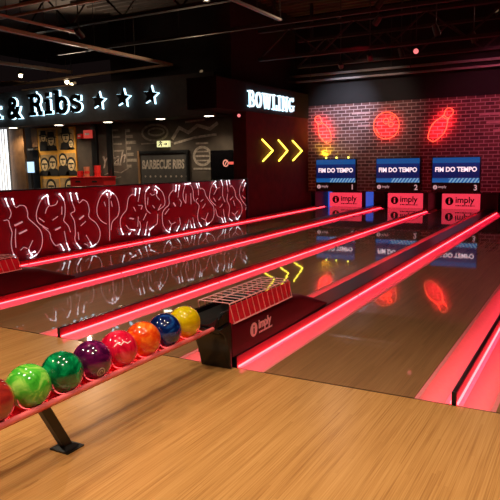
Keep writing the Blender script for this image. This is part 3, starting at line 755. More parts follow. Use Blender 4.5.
# ------------------------------------------------------------------ screens, sweep boards, pits
for n, cx, lab in ((1, -6.61, 'left'), (2, -4.79, 'middle'), (3, -3.245, 'right')):
    w = 1.24
    x0, x1 = cx - w/2, cx + w/2
    yf = BW_Y - .10
    t = thing('score_screen', (cx, yf, .54), 'blue score screen reading FIM DO TEMPO, numbered %d below' % n, 'screen', 'score screens over the lanes')
    obj('casing', MB().box(x0, x1, yf, BW_Y - .001, .54, 1.47), M['black'], t, bevel=.008)
    obj('display', MB().box(x0 + .02, x1 - .02, yf - .008, yf - .0005, .80, 1.455), M['screen'], t)
    obj('lettering', text_mb('FIM DO TEMPO', .168, facing_y(cx, yf - .012, 1.09), .003, bold=.006, align='CENTER', sx=.93), M['txt'], t)['label'] = 'pale pink lettering'
    obj('lane_number', text_mb(str(n), .20, facing_y(x1 - .16, yf - .004, .60), .003, bold=.004), M['txt_dim'], t)
    e = obj('emblem', emblem_mb(0, 0, .058, facing_y(x0 + .10, yf - .004, .675), 0, .003), M['txt_dim'], t)
    obj('emblem_mark', i_mark(0, 0, .058, facing_y(x0 + .10, yf - .006, .675), 0, .002), M['black'], e)
    obj('small_lettering', text_mb('imply', .10, facing_y(x0 + .18, yf - .004, .655), .003), M['txt_dim'], t)
    # sweep board on the lane
    sx = {1: -6.74, 2: -4.885, 3: -3.305}[n]
    ys = 18.0
    b = thing('sweep_board', (sx, ys, .004), 'red board with dark round emblem and lettering below screen %d' % n, 'sweep board', 'red sweep boards at lane ends')
    obj('board', MB().box(sx - .515, sx + .515, ys, ys + .05, .004, .435), M['board_glow'], b, bevel=.006)
    e = obj('emblem', emblem_mb(-.31, .225, .115, facing_y(sx, ys - .004, 0), 0, .003), M['logo_dark'], b); e['label'] = 'dark round emblem'
    obj('emblem_mark', i_mark(-.31, .225, .115, facing_y(sx, ys - .006, 0), 0, .002), M['board_glow'], e)
    obj('lettering', text_mb('imply', .24, facing_y(sx - .15, ys - .004, .185), .003, bold=.005), M['logo_dark'], b)
    obj('small_print', dashes_mb(facing_y(sx - .14, ys - .004, .085), .52, .03), M['logo_dark'], b)
# three little lamps on top of screen 1
for i, x in enumerate((-6.92, -6.60, -6.24)):
    t = thing('clip_lamp', (x, BW_Y - .06, 1.47), ['small yellow lamp on top of screen 1, left of three', 'small yellow lamp on top of screen 1, middle of three', 'small yellow lamp on top of screen 1, right of three'][i], 'lamp', 'lamps on top of screen 1')
    obj('base', MB().box(x - .04, x + .04, BW_Y - .09, BW_Y - .02, 1.471, 1.485), M['black'], t)
    obj('bulb', MB().sphere((x, BW_Y - .055, 1.508), .026, 12, 8), M['lamp_yel'], t, smooth=True)
for x, p in ((-6.98, 36), (-6.60, 2.0), (-6.24, 1.0)):
    l = bpy.data.lights.new('clip_beam', 'SPOT'); l.energy = p; l.color = (1.0, .72, .02); l.spot_size = math.radians(150); l.spot_blend = 1; l.shadow_soft_size = .03
    o = bpy.data.objects.new('clip_beam', l); COL.objects.link(o); o.location = (x, BW_Y - .10, 1.54)
    o.rotation_euler = Vector((0, .30, 1)).to_track_quat('-Z', 'Y').to_euler()
# pit walls between the lanes (kickbacks) and the dark pit
for i, (a, b, lab) in enumerate(((XW, -7.40, 'dark pit wall at the far end beside the barrier side'), (-5.92, -5.58, 'dark pit wall between screens 1 and 2'), (-4.10, -3.98, 'dark pit wall between screens 2 and 3'), (-2.53, -2.19, 'dark pit wall right of screen 3'), (-.72, -.64, 'dark pit wall at the far right'))):
    o = obj('pit_wall', MB().box(a, b, (17.2, 18.25, 17.02, 17.02, 17.02)[i], 19.25, -.1, .52), M['black'], org=(a, 17.1, -.1)); tag(o, lab, 'pit wall', 'pit walls between lane ends')
o = obj('pit_curtain', MB().box(-7.4, 6.3, 18.9, 18.94, -.1, .9), M['black'], org=(-7.4, 18.9, -.1)); tag(o, 'black curtain hanging at the back of the pin pits', 'curtain')
# blue lamps in the first pit
for i, (a, b, y) in enumerate(((-7.39, -7.27, 18.2), (-6.215, -5.93, 18.4))):
    o = obj('pit_lamp', MB().box(a, b, y, y + .05, -.09, .46), M['blue'], org=(a, y, .2))
    tag(o, ['blue pit lamp left of the red board under screen 1', 'blue pit lamp right of the red board under screen 1'][i], 'lamp', 'blue pit lamps')
obj('panel', MB().box(-6.20, -6.0, 18.42, 18.44, .15, .50), plain('blue pit panel', lin(40, 110, 240), .4), o)

# ------------------------------------------------------------------ restaurant side
YB = 13.1
# bulkhead sign: letters with cool backlight
def backlit(parent, name, st, to3, depth=.10):
    f = obj(name, strokes_mb([(p, w*1.22) for p, w in st], to3, 0, .03), M['black'], parent)
    h = obj('backlight', strokes_mb([(p, w*1.34) for p, w in st], to3, .045, depth), M['halo'], f); h['label'] = 'cool white glow behind'
    return f
sg = thing('restaurant_sign', (-14, YB, 2.9), 'black slab lettering with cool white backlight on the bulkhead', 'sign')
for ch, x, z, s in (('k', -16.52, 2.88, .56), ('R', -14.76, 2.91, .60), ('i', -14.10, 2.92, .60), ('b', -13.72, 2.925, .62), ('s', -13.10, 2.94, .62)):
    w, st = letters(ch)
    backlit(sg, 'letter', st, lambda u, v, d, x=x, z=z, s=s: (x + u*s, YB - .12 + d, z + v*s))
amp = text_mb('&', .84, lambda u, v, d: (-15.68 + u, YB - .12 + d, 2.88 + v), .03, bold=.034)
f = obj('ampersand', amp, M['black'], sg)
obj('backlight', text_mb('&', .84, lambda u, v, d: (-15.68 + u, YB - .07 + d, 2.88 + v), .05, bold=.043), M['halo'], f)['label'] = 'cool white glow behind'
for i, (x, z) in enumerate(((-12.02, 3.17), (-11.15, 3.19), (-10.22, 3.20))):
    s = thing('star_sign', (x, YB, z - .25), ['backlit black star next to the bulkhead lettering', 'middle backlit black star on the bulkhead', 'backlit black star furthest right on the bulkhead'][i], 'sign', 'three backlit stars')
    star = lambda r: [(r*(1 if k % 2 == 0 else .46)*math.sin(PI*k/5 + .12), r*(1 if k % 2 == 0 else .46)*math.cos(PI*k/5 + .12)) for k in range(10)]
    to = facing_y(x, YB - .12, z)
    f = obj('face', MB().prism(star(.24), to, 0, .03), M['black'], s)
    obj('backlight', MB().prism(star(.262), to, .05, .10), M['halo'], s)['label'] = 'cool white glow behind'
    obj('stud', MB().tube([(x, YB - .1, z), (x, YB, z)], .02, 8), M['black'], s)
# soffit downlights
for i, x in enumerate((-15.85, -13.88, -11.98, -10.15, -8.62)):
    y = 13.30
    t = thing('soffit_light', (x, y, 2.60), ['round soffit downlight at the far left', 'round soffit downlight above the posters', 'round soffit downlight under the first star', 'round soffit downlight above the exit lamp', 'round soffit downlight lighting the mural by the maroon wall'][i], 'downlight', 'soffit downlights')
    obj('trim_ring', MB().lathe((x, y, 2.605), [(.0, .024), (.15, .024), (.16, 0), (.12, 0)], 20), M['whitepl'], t, smooth=True)
    obj('lens', MB().lathe((x, y, 2.600), [(.0, 0), (.118, 0), (.118, .018), (.0, .018)], 20), M['lamp_warm'], t)
# posters
pb = thing('poster_board', (-14.72, 13.95, .45), 'ochre board of six dark cartoon-like portraits beside the red cabinet', 'poster')
obj('backing', MB().box(-15.52, -13.90, 13.94, 13.99, .45, 2.60), M['paper'], pb)
def portrait(cx, cz, w, h, heads):
    to = facing_y(cx, 13.932, cz)
    p = obj('portrait', MB().prism([(-w/2, -h/2), (w/2, -h/2), (w/2, h/2), (-w/2, h/2)], to, 0, .010), M['paper_in'], pb)
    t1, t2, t3 = facing_y(cx, 13.929, cz), facing_y(cx, 13.926, cz), facing_y(cx, 13.923, cz)
    for x, z, r, hat in heads:
        r *= 1.18
        dk = MB().prism([(x - r*1.5, -h/2), (x + r*1.5, -h/2), (x + r*1.2, z - r*1.1), (x + r*.4, z - r*.8), (x - r*.4, z - r*.8), (x - r*1.2, z - r*1.1)], t1, 0, .004)
        dk.prism(arc(x, z + r*.2, r*1.08, r*1.2, 0, 350, 18), t1, 0, .004)
        if hat == 2: dk.prism([(x - r*1.6, z + r*.45), (x + r*1.6, z + r*.45), (x + r*.9, z + r*.75), (x + r*.8, z + r*1.6), (x - r*.8, z + r*1.6), (x - r*.9, z + r*.75)], t3, 0, .009)
        obj('dark_print', dk, M['ink'], p)
        obj('face_print', MB().prism(arc(x, z, r*.78, r*1.0, 0, 345, 18), t2, 0, .003), M['skin_ink'], p)
        ft = MB()
        ft.prism([(x - r*.66, z + r*.08), (x - r*.1, z + r*.10), (x + r*.1, z + r*.10), (x + r*.66, z + r*.08), (x + r*.6, z + r*.36), (x - r*.6, z + r*.36)], t3, 0, .003)
        ft.prism([(x - r*.3, z - r*.55), (x + r*.3, z - r*.55), (x + r*.22, z - r*.38), (x - r*.22, z - r*.38)], t3, 0, .003)
        ft.prism([(x - r*.07, z - r*.4), (x + r*.07, z - r*.4), (x + r*.07, z + r*.15), (x - r*.07, z + r*.15)], t3, 0, .003)
        obj('feature_print', ft, M['ink'], p)
portrait(-15.08, 2.21, .74, .64, [(-.17, .10, .11, 2), (.16, .0, .14, 2)])
portrait(-14.28, 2.22, .66, .62, [(.0, .08, .15, 2), (.2, -.14, .09, 1)])
portrait(-15.08, 1.44, .74, .66, [(-.19, .0, .15, 1), (.17, .06, .15, 0)])
portrait(-14.28, 1.46, .70, .68, [(-.18, .12, .14, 1), (.16, -.02, .15, 1)])
portrait(-15.06, .74, .74, .54, [(.02, .0, .17, 1)])
portrait(-14.28, .76, .70, .56, [(.05, .0, .17, 1)])
# red cabinet with two drawers, cups and a tin on it
cb = thing('cabinet', (-12.95, 13.55, 0), 'red cabinet with cup pulls behind the barrier, under the posters', 'cabinet')
obj('carcass', MB().box(-13.62, -12.30, 13.36, 13.86, 0, 1.06), M['cab_red'], cb, bevel=.01)
obj('top', MB().box(-13.64, -12.28, 13.33, 13.88, 1.06, 1.09), M['cab_red'], cb, bevel=.006)
for i in range(2):
    for j in range(3):
        xa = -13.60 + i*.65
        d = obj('drawer', MB().box(xa, xa + .63, 13.342, 13.36, .06 + j*.33, .37 + j*.33), M['cab_red'], cb, bevel=.006)
        obj('handle', MB().prism([(xa + .21, .27 + j*.33), (xa + .41, .27 + j*.33), (xa + .39, .32 + j*.33), (xa + .23, .32 + j*.33)], lambda u, v, d: (u, 13.325 + d, v), 0, .018), M['ink'], d)
def tin(x, h, r, mat, lab, name, cat):
    t = thing(name, (x, 13.55, 1.09), lab, cat)
    obj('body', MB().lathe((x, 13.55, 1.092), [(0, 0), (r*.86, 0), (r, h*.9), (r, h), (r*.9, h), (r*.8, .02), (0, .02)], 18), mat, t, smooth=True)
    obj('band', MB().lathe((x, 13.55, 1.092 + h*.4), [(r*.985, -.02), (r*1.02, -.02), (r*1.04, .05), (r*.99, .05)], 18), M['redpl'], t, smooth=True)
tin(-13.38, .17, .09, M['redpl'], 'short red pot on the left of the red cabinet', 'pot', 'pot')
tin(-13.12, .29, .085, M['cup'], 'tan paper cup in the middle of the red cabinet', 'cup', 'cup')
tin(-12.70, .32, .10, M['redpl'], 'tall red tin on the right of the red cabinet', 'tin', 'tin')
# dark columns, red boxes
for x0, x1, lab in ((-13.22, -13.02, 'dark steel column left of the cabinet top cups'), (-12.62, -12.46, 'dark steel column above the right end of the red cabinet')):
    o = obj('column', MB().box(x0, x1, 13.90, 13.99, 0, 2.62).box(x0 - .03, x1 + .03, 13.88, 13.995, 0, .04), M['black'], bevel=.005, org=(x0, 13.9, 0)); tag(o, lab, 'column', 'dark steel columns')
for i, (x, w, h, mat) in enumerate(((-13.62, .16, .14, 'redpl'), (-13.30, .30, .24, 'exitred'))):
    t = thing('alarm_box', (x, 13.9, 2.2), ['small red alarm box left of the larger lit red sign box', 'larger lit red sign box high beside the posters'][i], 'alarm box')
    obj('box', MB().box(x - w/2, x + w/2, 13.83, 13.93 if i else 13.99, 2.22, 2.22 + h), M[mat], t, bevel=.008)
    obj('mark', MB().box(x - w*.3, x + w*.3, 13.826, 13.83, 2.22 + h*.4, 2.22 + h*.62), M['whitepl'], t)
# header panel "BARBECUE RIBS" over a recess
hd = thing('menu_board', (-10.6, 13.95, .3), 'framed chalk mural panel reading BARBECUE RIBS behind the barrier', 'mural panel')
obj('panel', MB().box(-11.42, -9.76, 13.94, 13.995, .3, 1.72), plain('dark panel', lin(52, 46, 42), .8, noise=.2), hd)
obj('frame', MB().box(-11.48, -11.42, 13.90, 13.995, .3, 1.80), M['oak'], hd)['label'] = 'light timber left edge'
obj('frame', MB().box(-11.42, -9.74, 13.90, 13.995, 1.72, 1.80), M['black'], hd)
obj('frame', MB().box(-9.80, -9.74, 13.90, 13.995, .3, 1.72), M['black'], hd)
obj('lettering', text_mb('BARBECUE RIBS', .34, facing_y(-11.36, 13.935, 1.30), .004, bold=.012, sx=.62, shear=.1), M['chalk'], hd)
dots = MB()
for i in range(9): dots.prism(arc(-11.25 + i*.18, 1.08, .03, .03, 0, 330, 9), lambda u, v, d: (u, 13.935 + d, v), 0, .004)
obj('dot_row', dots, M['chalk'], hd)
# chalk drawings on the mural wall
def mural(name, mb, label, mat='chalkdim'):
    o = obj(name, mb, M[mat], org=mb.v[0]); tag(o, label, 'mural', 'chalk drawings on the dark wall')
mural('chalk_lettering', text_mb('Yeah', .50, lambda u, v, d: (-13.0 + u*.98, 13.99 + d, 1.30 + v + u*.2), .006, bold=.004, shear=.35), 'chalk script reading Yeah, right of the dark columns', 'chalk')
mural('chalk_lettering', strokes_mb([([(-.55, -.12), (-.2, -.02), (.1, -.06), (.5, .12)], .03), ([(-.3, -.25), (.1, -.18)], .025)], facing_y(-12.3, 13.99, 1.25), 0, .006), 'chalk flourish under the script word', 'chalkdim')
mb = MB()
mb.box(-11.97, -11.945, 13.99, 13.997, 1.33, 2.44)
for i in range(7):
    z = 2.35 - i*.17; mb.box(-11.95, -11.95 + .16 + .1*((i*7) % 3), 13.99, 13.997, z, z + .09)
mural('chalk_drawing', mb, 'column of chalk marks left of the framed panel')
mb = MB()
mb.box(-12.47, -12.445, 13.99, 13.997, 1.4, 2.45)
for i in range(6):
    z = 2.4 - i*.2; mb.box(-12.45, -12.45 + .22 + .06*((i*5) % 4), 13.99, 13.997, z, z + .05)
mural('chalk_drawing', mb, 'faint chalk lines beneath the first star')
mural('chalk_drawing', strokes_mb([(arc(0, 0, .45, .22, 0, 360, 24), .06), (arc(.05, .02, .28, .1, 0, 360, 18), .05), ([(-.5, -.3), (.6, -.28)], .04)], facing_y(-10.9, 13.99, 2.30), 0, .006), 'oval chalk drawing above the framed panel')
mural('chalk_drawing', strokes_mb([([(-.75, -.18), (-.5, .12), (-.2, -.02), (.1, .16), (.5, .05), (.75, .2)], .09), ([(-.7, -.3), (0, -.16), (.7, -.1)], .06), ([(-.3, .26), (.35, .3)], .05)], facing_y(-9.55, 13.99, 2.28), 0, .006), 'large sweeping chalk drawing under the right soffit light', 'chalk')
mural('chalk_drawing', strokes_mb([(arc(0, 0, .27, .24, 0, 360, 24), .07), ([(-.25, 0), (.25, 0)], .05), ([(-.2, .12), (.2, .12)], .04), ([(-.2, -.12), (.2, -.12)], .04), ([(-.2, .34), (.2, .34)], .05), ([(-.3, -.34), (.3, -.34)], .05)], facing_y(-9.32, 13.99, 1.62), 0, .006), 'round chalk drawing between the framed panel and black screen', 'chalk')
# black screen with a red logo
t = thing('wall_screen', (-8.5, 13.9, .6), 'black wall screen with small red round logo, by the barrier end', 'screen')
obj('casing', MB().box(-8.98, -7.95, 13.86, 13.995, .6, 1.76), M['blackgloss'], t, bevel=.01)
e = obj('emblem', strokes_mb([(arc(0, 0, .075, .08, 0, 360, 20), .03), ([(-.02, -.04), (.03, .05)], .025)], facing_y(-8.50, 13.853, 1.42), 0, .005), glow('pale emblem', (.8, .30, .22), .8), t)
obj('lettering', MB().box(-8.40, -8.14, 13.853, 13.858, 1.385, 1.455), M['logo_lit'], t)
# exit lamp
t = thing('exit_lamp', (-10.54, 13.9, 1.88), 'small pale yellow exit lamp with running figure above the framed panel', 'exit sign')
obj('box', MB().box(-10.74, -10.36, 13.86, 13.99, 1.89, 2.06), M['exit'], t, bevel=.006)
obj('figure', strokes_mb([([(-.02, .10), (.01, .06), (-.01, .03), (.03, -.01), (.01, -.05)], .025), ([(0, .03), (-.05, -.01), (-.07, -.04)], .022), ([(-.05, .06), (0, .075), (.05, .05)], .02)], facing_y(-10.60, 13.856, 1.96), 0, .004), M['ink'], t)
obj('arrow', strokes_mb([([(-.05, 0), (.05, 0)], .025), ([(.02, .035), (.06, 0), (.02, -.035)], .02)], facing_y(-10.45, 13.856, 1.97), 0, .004), M['ink'], t)
# white light panel, timber panel, dark door bay with small monitor at far left
t = thing('light_panel', (-16.75, 13.5, 0), 'bright white ribbed light panel at the left edge behind the barrier', 'light panel')
obj('panel', MB().box(-17.6, -16.47, 13.5, 13.56, 0, 2.60), M['panel_white'], t)
rb = MB()
for i in range(9): rb.box(-17.52 + i*.125, -17.50 + i*.125, 13.47, 13.5, 0, 2.60)
obj('rib', rb, M['whitepl'], t)
o = obj('timber_panel', MB().box(-16.45, -15.80, 13.62, 13.70, 0, 2.61), M['oak'], org=(-16.4, 13.62, 0)); tag(o, 'brown timber panel beside the white light panel', 'panel')
t = thing('serving_hatch', (-15.66, 13.8, 0), 'dark bay left of the posters with a pale shelf edge', 'bay')
obj('back', MB().box(-15.79, -15.53, 13.93, 13.99, 0, 2.0), M['black'], t)
obj('back', MB().box(-15.79, -15.53, 13.93, 13.99, 2.03, 2.61), M['oak'], t)
obj('shelf', MB().box(-15.79, -15.53, 13.75, 13.99, 1.92, 1.97), M['steel'], t)
t = thing('till_monitor', (-15.70, 13.8, 0), 'small pale blue lit monitor left of the posters', 'monitor')
obj('display', MB().box(-15.86, -15.53, 13.71, 13.74, 1.22, 1.56), M['mon_blue'], t)
obj('casing', MB().box(-15.88, -15.51, 13.742, 13.78, 1.20, 1.58), M['black'], t)
obj('stand', MB().tube([(-15.70, 13.76, 0), (-15.70, 13.76, 1.2)], .03, 8).box(-15.78, -15.62, 13.7, 13.82, 0, .02), M['black'], t)
# small red device under the fascia end
t = thing('beacon', (-7.6, 12.98, 2.5), 'tiny pink beacon hanging under the black fascia', 'beacon')
obj('stem', MB().tube([(-7.56, 12.98, 2.66), (-7.56, 12.98, 2.58)], .01, 6), M['spk'], t)
obj('lens', MB().sphere((-7.56, 12.98, 2.55), .04, 10, 8), M['lamp_pink'], t, smooth=True)

# ------------------------------------------------------------------ ceiling
def beam(name, p, q, w, h, mat, label, cat, group=None):
    p, q = Vector(p), Vector(q); d = (q - p).normalized(); a = d.cross(Vector((0, 0, 1))).normalized()
    mb = MB().loft([[c + a*(w/2) + Vector((0, 0, -h/2)), c - a*(w/2) + Vector((0, 0, -h/2)), c - a*(w/2) + Vector((0, 0, h/2)), c + a*(w/2) + Vector((0, 0, h/2))] for c in (p, q)])
    o = obj(name, mb, M[mat], org=p, bevel=.006)
    # hanging rods
    n = max(2, int((q - p).length/2.5))
    for i in range(n):
        c = p.lerp(q, (i + .5)/n); obj('hanging_rod', MB().tube([(c.x, c.y, c.z + h/2 - .01), (c.x, c.y, 5.545)], .008, 6), M['ceilblack'], o)
    tag(o, label, cat, group); return o
beam('cable_tray', (-9.85, 5.0, 4.02), (-9.98, 13.55, 4.02), .12, .07, 'tray', 'long brown cable tray running towards the stars at upper left', 'cable tray')
beam('cable_tray', (-9.92, 13.60, 4.02), (-16.5, 14.02, 4.02), .08, .06, 'tray', 'brown cable tray crossing above the bulkhead to meet the long one', 'cable tray')
beam('conduit', (-9.76, 7.6, 4.22), (-9.75, 10.1, 4.22), .06, .05, 'tray', 'short pale conduit at the top left corner', 'conduit', 'ceiling conduits')
beam('conduit', (-9.6, 7.86, 4.25), (-7.0, 7.86, 4.25), .06, .05, 'tray', 'thin conduit crossing the top left corner', 'conduit', 'ceiling conduits')
beam('conduit', (-10.6, 8.5, 4.3), (-7.0, 8.5, 4.3), .05, .04, 'tray', 'second thin conduit crossing the top left corner', 'conduit', 'ceiling conduits')
beam('conduit', (-14.35, 10.6, 4.22), (-14.05, 14.1, 4.22), .10, .09, 'tray', 'brown conduit above the backlit lettering', 'conduit', 'ceiling conduits')
beam('conduit', (-5.60, 7.5, 4.22), (-5.62, 11.35, 4.22), .06, .05, 'pipe', 'grey conduit running back at the top middle', 'conduit', 'ceiling conduits')
beam('conduit', (-9.4, 16.55, 3.84), (5.5, 16.55, 3.84), .06, .06, 'pipe', 'upper grey pipe running across above the bowling sign', 'pipe', 'pipes above the brick wall')
beam('conduit', (-8.6, 16.40, 3.66), (5.5, 16.40, 3.66), .05, .05, 'pipe', 'lower grey pipe running across above the bowling sign', 'pipe', 'pipes above the brick wall')
beam('conduit', (-12.0, 11.60, 4.22), (5.5, 11.60, 4.22), .08, .07, 'ceilblack', 'dark brown pipe crossing under the roof deck in the middle', 'pipe', 'ceiling conduits')
def truss(y, x0, x1, zb, zt, label, mat='ceilblack'):
    t = thing('roof_truss', ((x0+x1)/2, y, zb), label, 'truss', 'roof trusses')
    for z in (zb, zt):
        obj('chord', MB().box(x0, x1, y - .06, y - .01, z - .035, z + .035).box(x0, x1, y + .01, y + .06, z - .035, z + .035).box(x0, x1, y - .06, y + .06, z - .005, z + .005), M[mat], t)
    n = int((x1 - x0)/.75)
    for i in range(n):
        a = x0 + (x1-x0)*i/n; b = x0 + (x1-x0)*(i+1)/n
        p, q = ((a, y, zb), (b, y, zt)) if i % 2 == 0 else ((a, y, zt), (b, y, zb))
        obj('brace', MB().tube([p, q], .022, 6), M[mat], t)
    hg = MB()
    for x in (x0 + .4, (x0+x1)/2, x1 - .4): hg.box(x - .03, x + .03, y - .05, y + .05, zt + .03, 5.57)
    obj('hanger', hg, M[mat], t)
truss(13.4, -7.2, 6.2, 3.86, 4.50, 'dark open-web truss across the middle of the ceiling')
truss(15.6, -7.2, 6.2, 3.95, 4.62, 'dark open-web truss nearest the brick wall')
truss(10.6, -12, 6.2, 4.55, 5.25, 'dark open-web truss nearest the camera')
truss(8.0, -12, 6.2, 4.6, 5.3, 'dark open-web truss over the hoods, at the top edge')
# pendant lamps above the bulkhead
for i, (x, z) in enumerate(((-16.18, 4.28), (-14.18, 3.93), (-13.98, 3.84))):
    y = 14.02
    t = thing('pendant_lamp', (x, y, z), ['glowing bare lamp above the ampersand', 'glowing lamp above the lettering, left of a close pair', 'glowing lamp above the lettering, right of a close pair'][i], 'lamp', 'lamps above the bulkhead')
    obj('cord', MB().tube([(x, y, z + .12), (x, y, 5.545)], .012, 6), M['spk'], t)
    obj('socket', MB().lathe((x, y, z + .04), [(0, .1), (.05, .1), (.09, 0), (.0, 0)], 14), M['spk'], t, smooth=True)
    obj('bulb', MB().sphere((x, y, z), .06, 14, 10), M['lamp_pend'], t, smooth=True)
# pale ceiling boards over the restaurant
for i, (x0, x1, y0, y1, z) in enumerate(((-17.6, -15.8, 13.4, 14.1, 4.02), (-15.3, -13.3, 13.25, 13.9, 3.69))):
    o = obj('ceiling_board', MB().box(x0, x1, y0, y1, z, z + .03), M['tray'], org=(x0, y0, z)); tag(o, ['pale board lying over the bulkhead at far left', 'pale board lying over the bulkhead above the lettering'][i], 'board')
# track spotlights hanging from the trusses (housings with their lamps)
def spot_fixture(x, y, z, label, lens='lamp_warm', aim=(0, 0, -1)):
    t = thing('spotlight', (x, y, z), label, 'spotlight', 'ceiling spotlights')
    a = Vector(aim).normalized()
    obj('stem', MB().tube([(x, y, z + .05), (x, y, 5.545)], .012, 6), M['spk'], t)
    obj('housing', MB().lathe((x, y, z), [(0, -.10), (.05, -.10), (.065, 0), (.065, .12), (.055, .12), (.055, .09), (0, .09)], 16, a), M['spk'], t, smooth=True)
    if lens: obj('lens', MB().lathe((x, y, z), [(0, .095), (.052, .095), (.052, .10), (0, .10)], 16, a), M[lens], t)
    return t
def spot(x, y, z, tgt, power, color, ang=70, blend=.6, rad=.05):
    l = bpy.data.lights.new('lamp_beam', 'SPOT'); l.energy = power; l.color = color; l.use_shadow = True; l.spot_size = math.radians(ang); l.spot_blend = blend; l.shadow_soft_size = rad
    o = bpy.data.objects.new('lamp_beam', l); COL.objects.link(o)
    d = (Vector(tgt) - Vector((x, y, z))).normalized()
    o.location = Vector((x, y, z)) + d*.13
    o.rotation_euler = d.to_track_quat('-Z', 'Y').to_euler()
    return o
WARM = (1.0, .84, .62)
ap = [(-1.95, 2.7), (-3.75, 2.9), (-0.6, 2.7), (-2.3, .9), (-.4, .9), (1.6, 2.0), (-4.6, .9), (-6.4, 2.6)]
for i, (x, y) in enumerate(ap):
    spot_fixture(x, y, 4.15, ['warm downlight hanging above the ball rack', 'warm downlight above the approach left of the ball rack', 'warm downlight above the approach before the near lane', 'warm downlight above the near end of the ball rack', 'warm downlight just left of the camera', 'warm downlight to the right of the camera', 'warm downlight above the approach behind and left of the rack', 'warm downlight above the approach by the red barrier'][i])
    spot(x, y, 4.15, (x, y + .25, 0), 145 if y > 2 else 290, WARM, 95, .8, .035)
RED = (1.0, .03, .06)  # red fill spots, added to redden the barrier and the chevron wall
for i, (x, y, z, tgt, p) in enumerate(((-4.1, 12.8, 4.3, (-7.5, 15.0, 1.3), 60), (-3.4, 8.6, 4.3, (-7.5, 9.0, .6), 60), (-3.0, 6.3, 4.3, (-7.5, 6.6, .7), 50), (-3.6, 11.4, 4.3, (-7.5, 12.0, .45), 75))):
    spot_fixture(x, y, z, ['red wash spotlight aimed at the chevron wall', 'red wash spotlight aimed at the middle of the barrier', 'red wash spotlight aimed at the near end of the barrier', 'red wash spotlight aimed at the far end of the barrier'][i], 'lamp_pink', Vector(tgt) - Vector((x, y, z)))
    spot(x, y, z, tgt, p, RED, 55, .9, .06)
# red wash on the right part of the bricks, cool wash at the left of the header
spot_fixture(-1.6, 13.4, 3.7, 'spotlight washing the right bricks red', 'lamp_pink', (-.6, 3.4, -1.6)); spot(-1.6, 13.4, 3.7, (-2.2, 16.95, 2.6), 400, (1.0, .17, .30), 66, .9, .06)
spot_fixture(-5.6, 14.6, 3.75, 'spotlight washing the upper bricks pale blue', None, (-.6, 2.3, -.6)); spot(-5.6, 14.6, 3.75, (-6.3, 16.95, 2.85), 560, (.78, .80, 1.0), 54, 1.0, .06)
spot_fixture(-4.6, 13.8, 3.75, 'spotlight washing the middle bricks warm white', 'lamp_warm', (-.6, 3.1, -1.6)); spot(-4.6, 13.8, 3.75, (-5.6, 16.95, 2.7), 270, (1.0, .74, .60), 60, .9, .06)  # lamp added to brighten the middle of the brick wall
for i, (x, y) in enumerate(((-4.2, 14.9), (-2.4, 13.9), (-2.9, 12.7))):
    spot_fixture(x, y, 3.95, ['dark unlit spotlight on the truss above the neon ball', 'dark unlit spotlight on the truss at upper right', 'dark unlit spotlight left of the upper right corner'][i], None, (.3, .3, -1))
t = thing('signal_lamp', (-3.9, 15.1, 3.97), 'small pink round lamp high above the right of the neon ball', 'lamp')
obj('lens', MB().sphere((-3.9, 15.1, 3.97), .06, 14, 10), M['lamp_pink'], t, smooth=True)
obj('stem', MB().tube([(-3.9, 15.1, 4.02), (-3.9, 15.1, 5.545)], .012, 6), M['spk'], t)
# warm lamps over the lanes
for i, (x, y) in enumerate(((-4.8, 6.0), (-1.5, 6.0), (-5.95, 9.2), (-3.0, 9.2))):
    spot_fixture(x, y, 4.3, ['warm lamp over the second lane behind the ball row', 'warm lamp over the near lane', 'warm lamp over the middle of the far lanes', 'warm lamp over the middle of the third lane'][i])
    spot(x, y, 4.3, (x, y + .2, 0), 105, WARM, 100, .9, .06)
# warm fill lamps added to brighten the restaurant front
for i, (x, y, tgt, p) in enumerate(((-11.5, 9.0, (-13.6, 13.3, 1.6), 210), (-9.3, 9.6, (-10.2, 13.6, 2.2), 35))):
    d = Vector(tgt) - Vector((x, y, 4.1))
    spot_fixture(x, y, 4.1, ['warm spotlight facing the posters', 'warm spotlight facing the stars'][i], 'lens_dim', d)
    spot(x, y, 4.1, tgt, p, (1.0, .82, .62), 75, .9, .06)
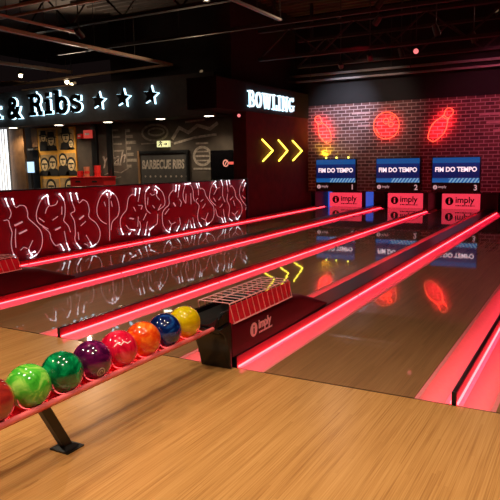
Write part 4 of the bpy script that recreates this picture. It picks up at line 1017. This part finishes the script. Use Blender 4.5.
# fill lights added on the bulkhead and trusses to brighten trays and deck
for i, (x, y, z, tgt, p, c) in enumerate(((-13.2, 13.35, 3.75, (-11.0, 11.0, 5.2), 200, (1.0, .78, .56)), (-9.0, 13.6, 3.75, (-8.2, 10.0, 5.4), 120, (1.0, .72, .46)), (-5.2, 13.4, 4.63, (-5.0, 11.0, 5.6), 60, (1.0, .66, .42)), (-2.2, 15.6, 4.75, (-2.5, 13.6, 5.6), 30, (1.0, .5, .36)))):
    t = thing('uplight', (x, y, z), ['small uplight on the bulkhead behind the letters', 'small uplight above the right end of the bulkhead', 'small uplight on the truss in the middle', 'small uplight on the truss above the right neon pin'][i], 'uplight', 'ceiling uplights')
    d = Vector(tgt) - Vector((x, y, z))
    obj('housing', MB().lathe((x, y, z), [(0, -.06), (.05, -.06), (.06, .04), (.05, .04), (.05, .02), (0, .02)], 14, d), M['spk'], t, smooth=True)
    obj('lens', MB().lathe((x, y, z), [(0, .022), (.048, .022), (.048, .028), (0, .028)], 14, d), M['lens_dim'], t)
    obj('bracket', MB().box(x - .02, x + .02, y - .02, y + .02, z - .09, z - .03), M['spk'], t)
    spot(x, y, z, tgt, p, c, 130, .9, .05)
# warm light of the soffit downlights
for x in (-15.85, -13.88, -11.98, -10.15, -8.62):
    l = bpy.data.lights.new('downlight_beam', 'SPOT'); l.energy = 120; l.color = (1.0, .86, .62); l.spot_size = math.radians(130); l.spot_blend = .8; l.shadow_soft_size = .08
    o = bpy.data.objects.new('downlight_beam', l); COL.objects.link(o); o.location = (x, 13.27, 2.58)

# ------------------------------------------------------------------ world and camera
w = bpy.data.worlds.new('World'); S.world = w; w.use_nodes = True
w.node_tree.nodes['Background'].inputs[0].default_value = (.10, .06, .06, 1)
w.node_tree.nodes['Background'].inputs[1].default_value = .05
cam = bpy.data.cameras.new('camera'); co = bpy.data.objects.new('camera', cam); COL.objects.link(co)
cam.sensor_width = 36; cam.lens = 613.36/500*36; cam.clip_start = .05; cam.clip_end = 80
R_ = Vector((0.87210936, 0.48895833, -0.01857456)); U_ = Vector((-0.05526781, 0.13615172, 0.98914518)); F_ = Vector((-0.48617973, 0.86161619, -0.14576284))
m = Matrix((R_, U_, -F_)).transposed().to_4x4(); m.translation = Vector((0, 0, 1.5))
co.matrix_world = m
S.camera = co
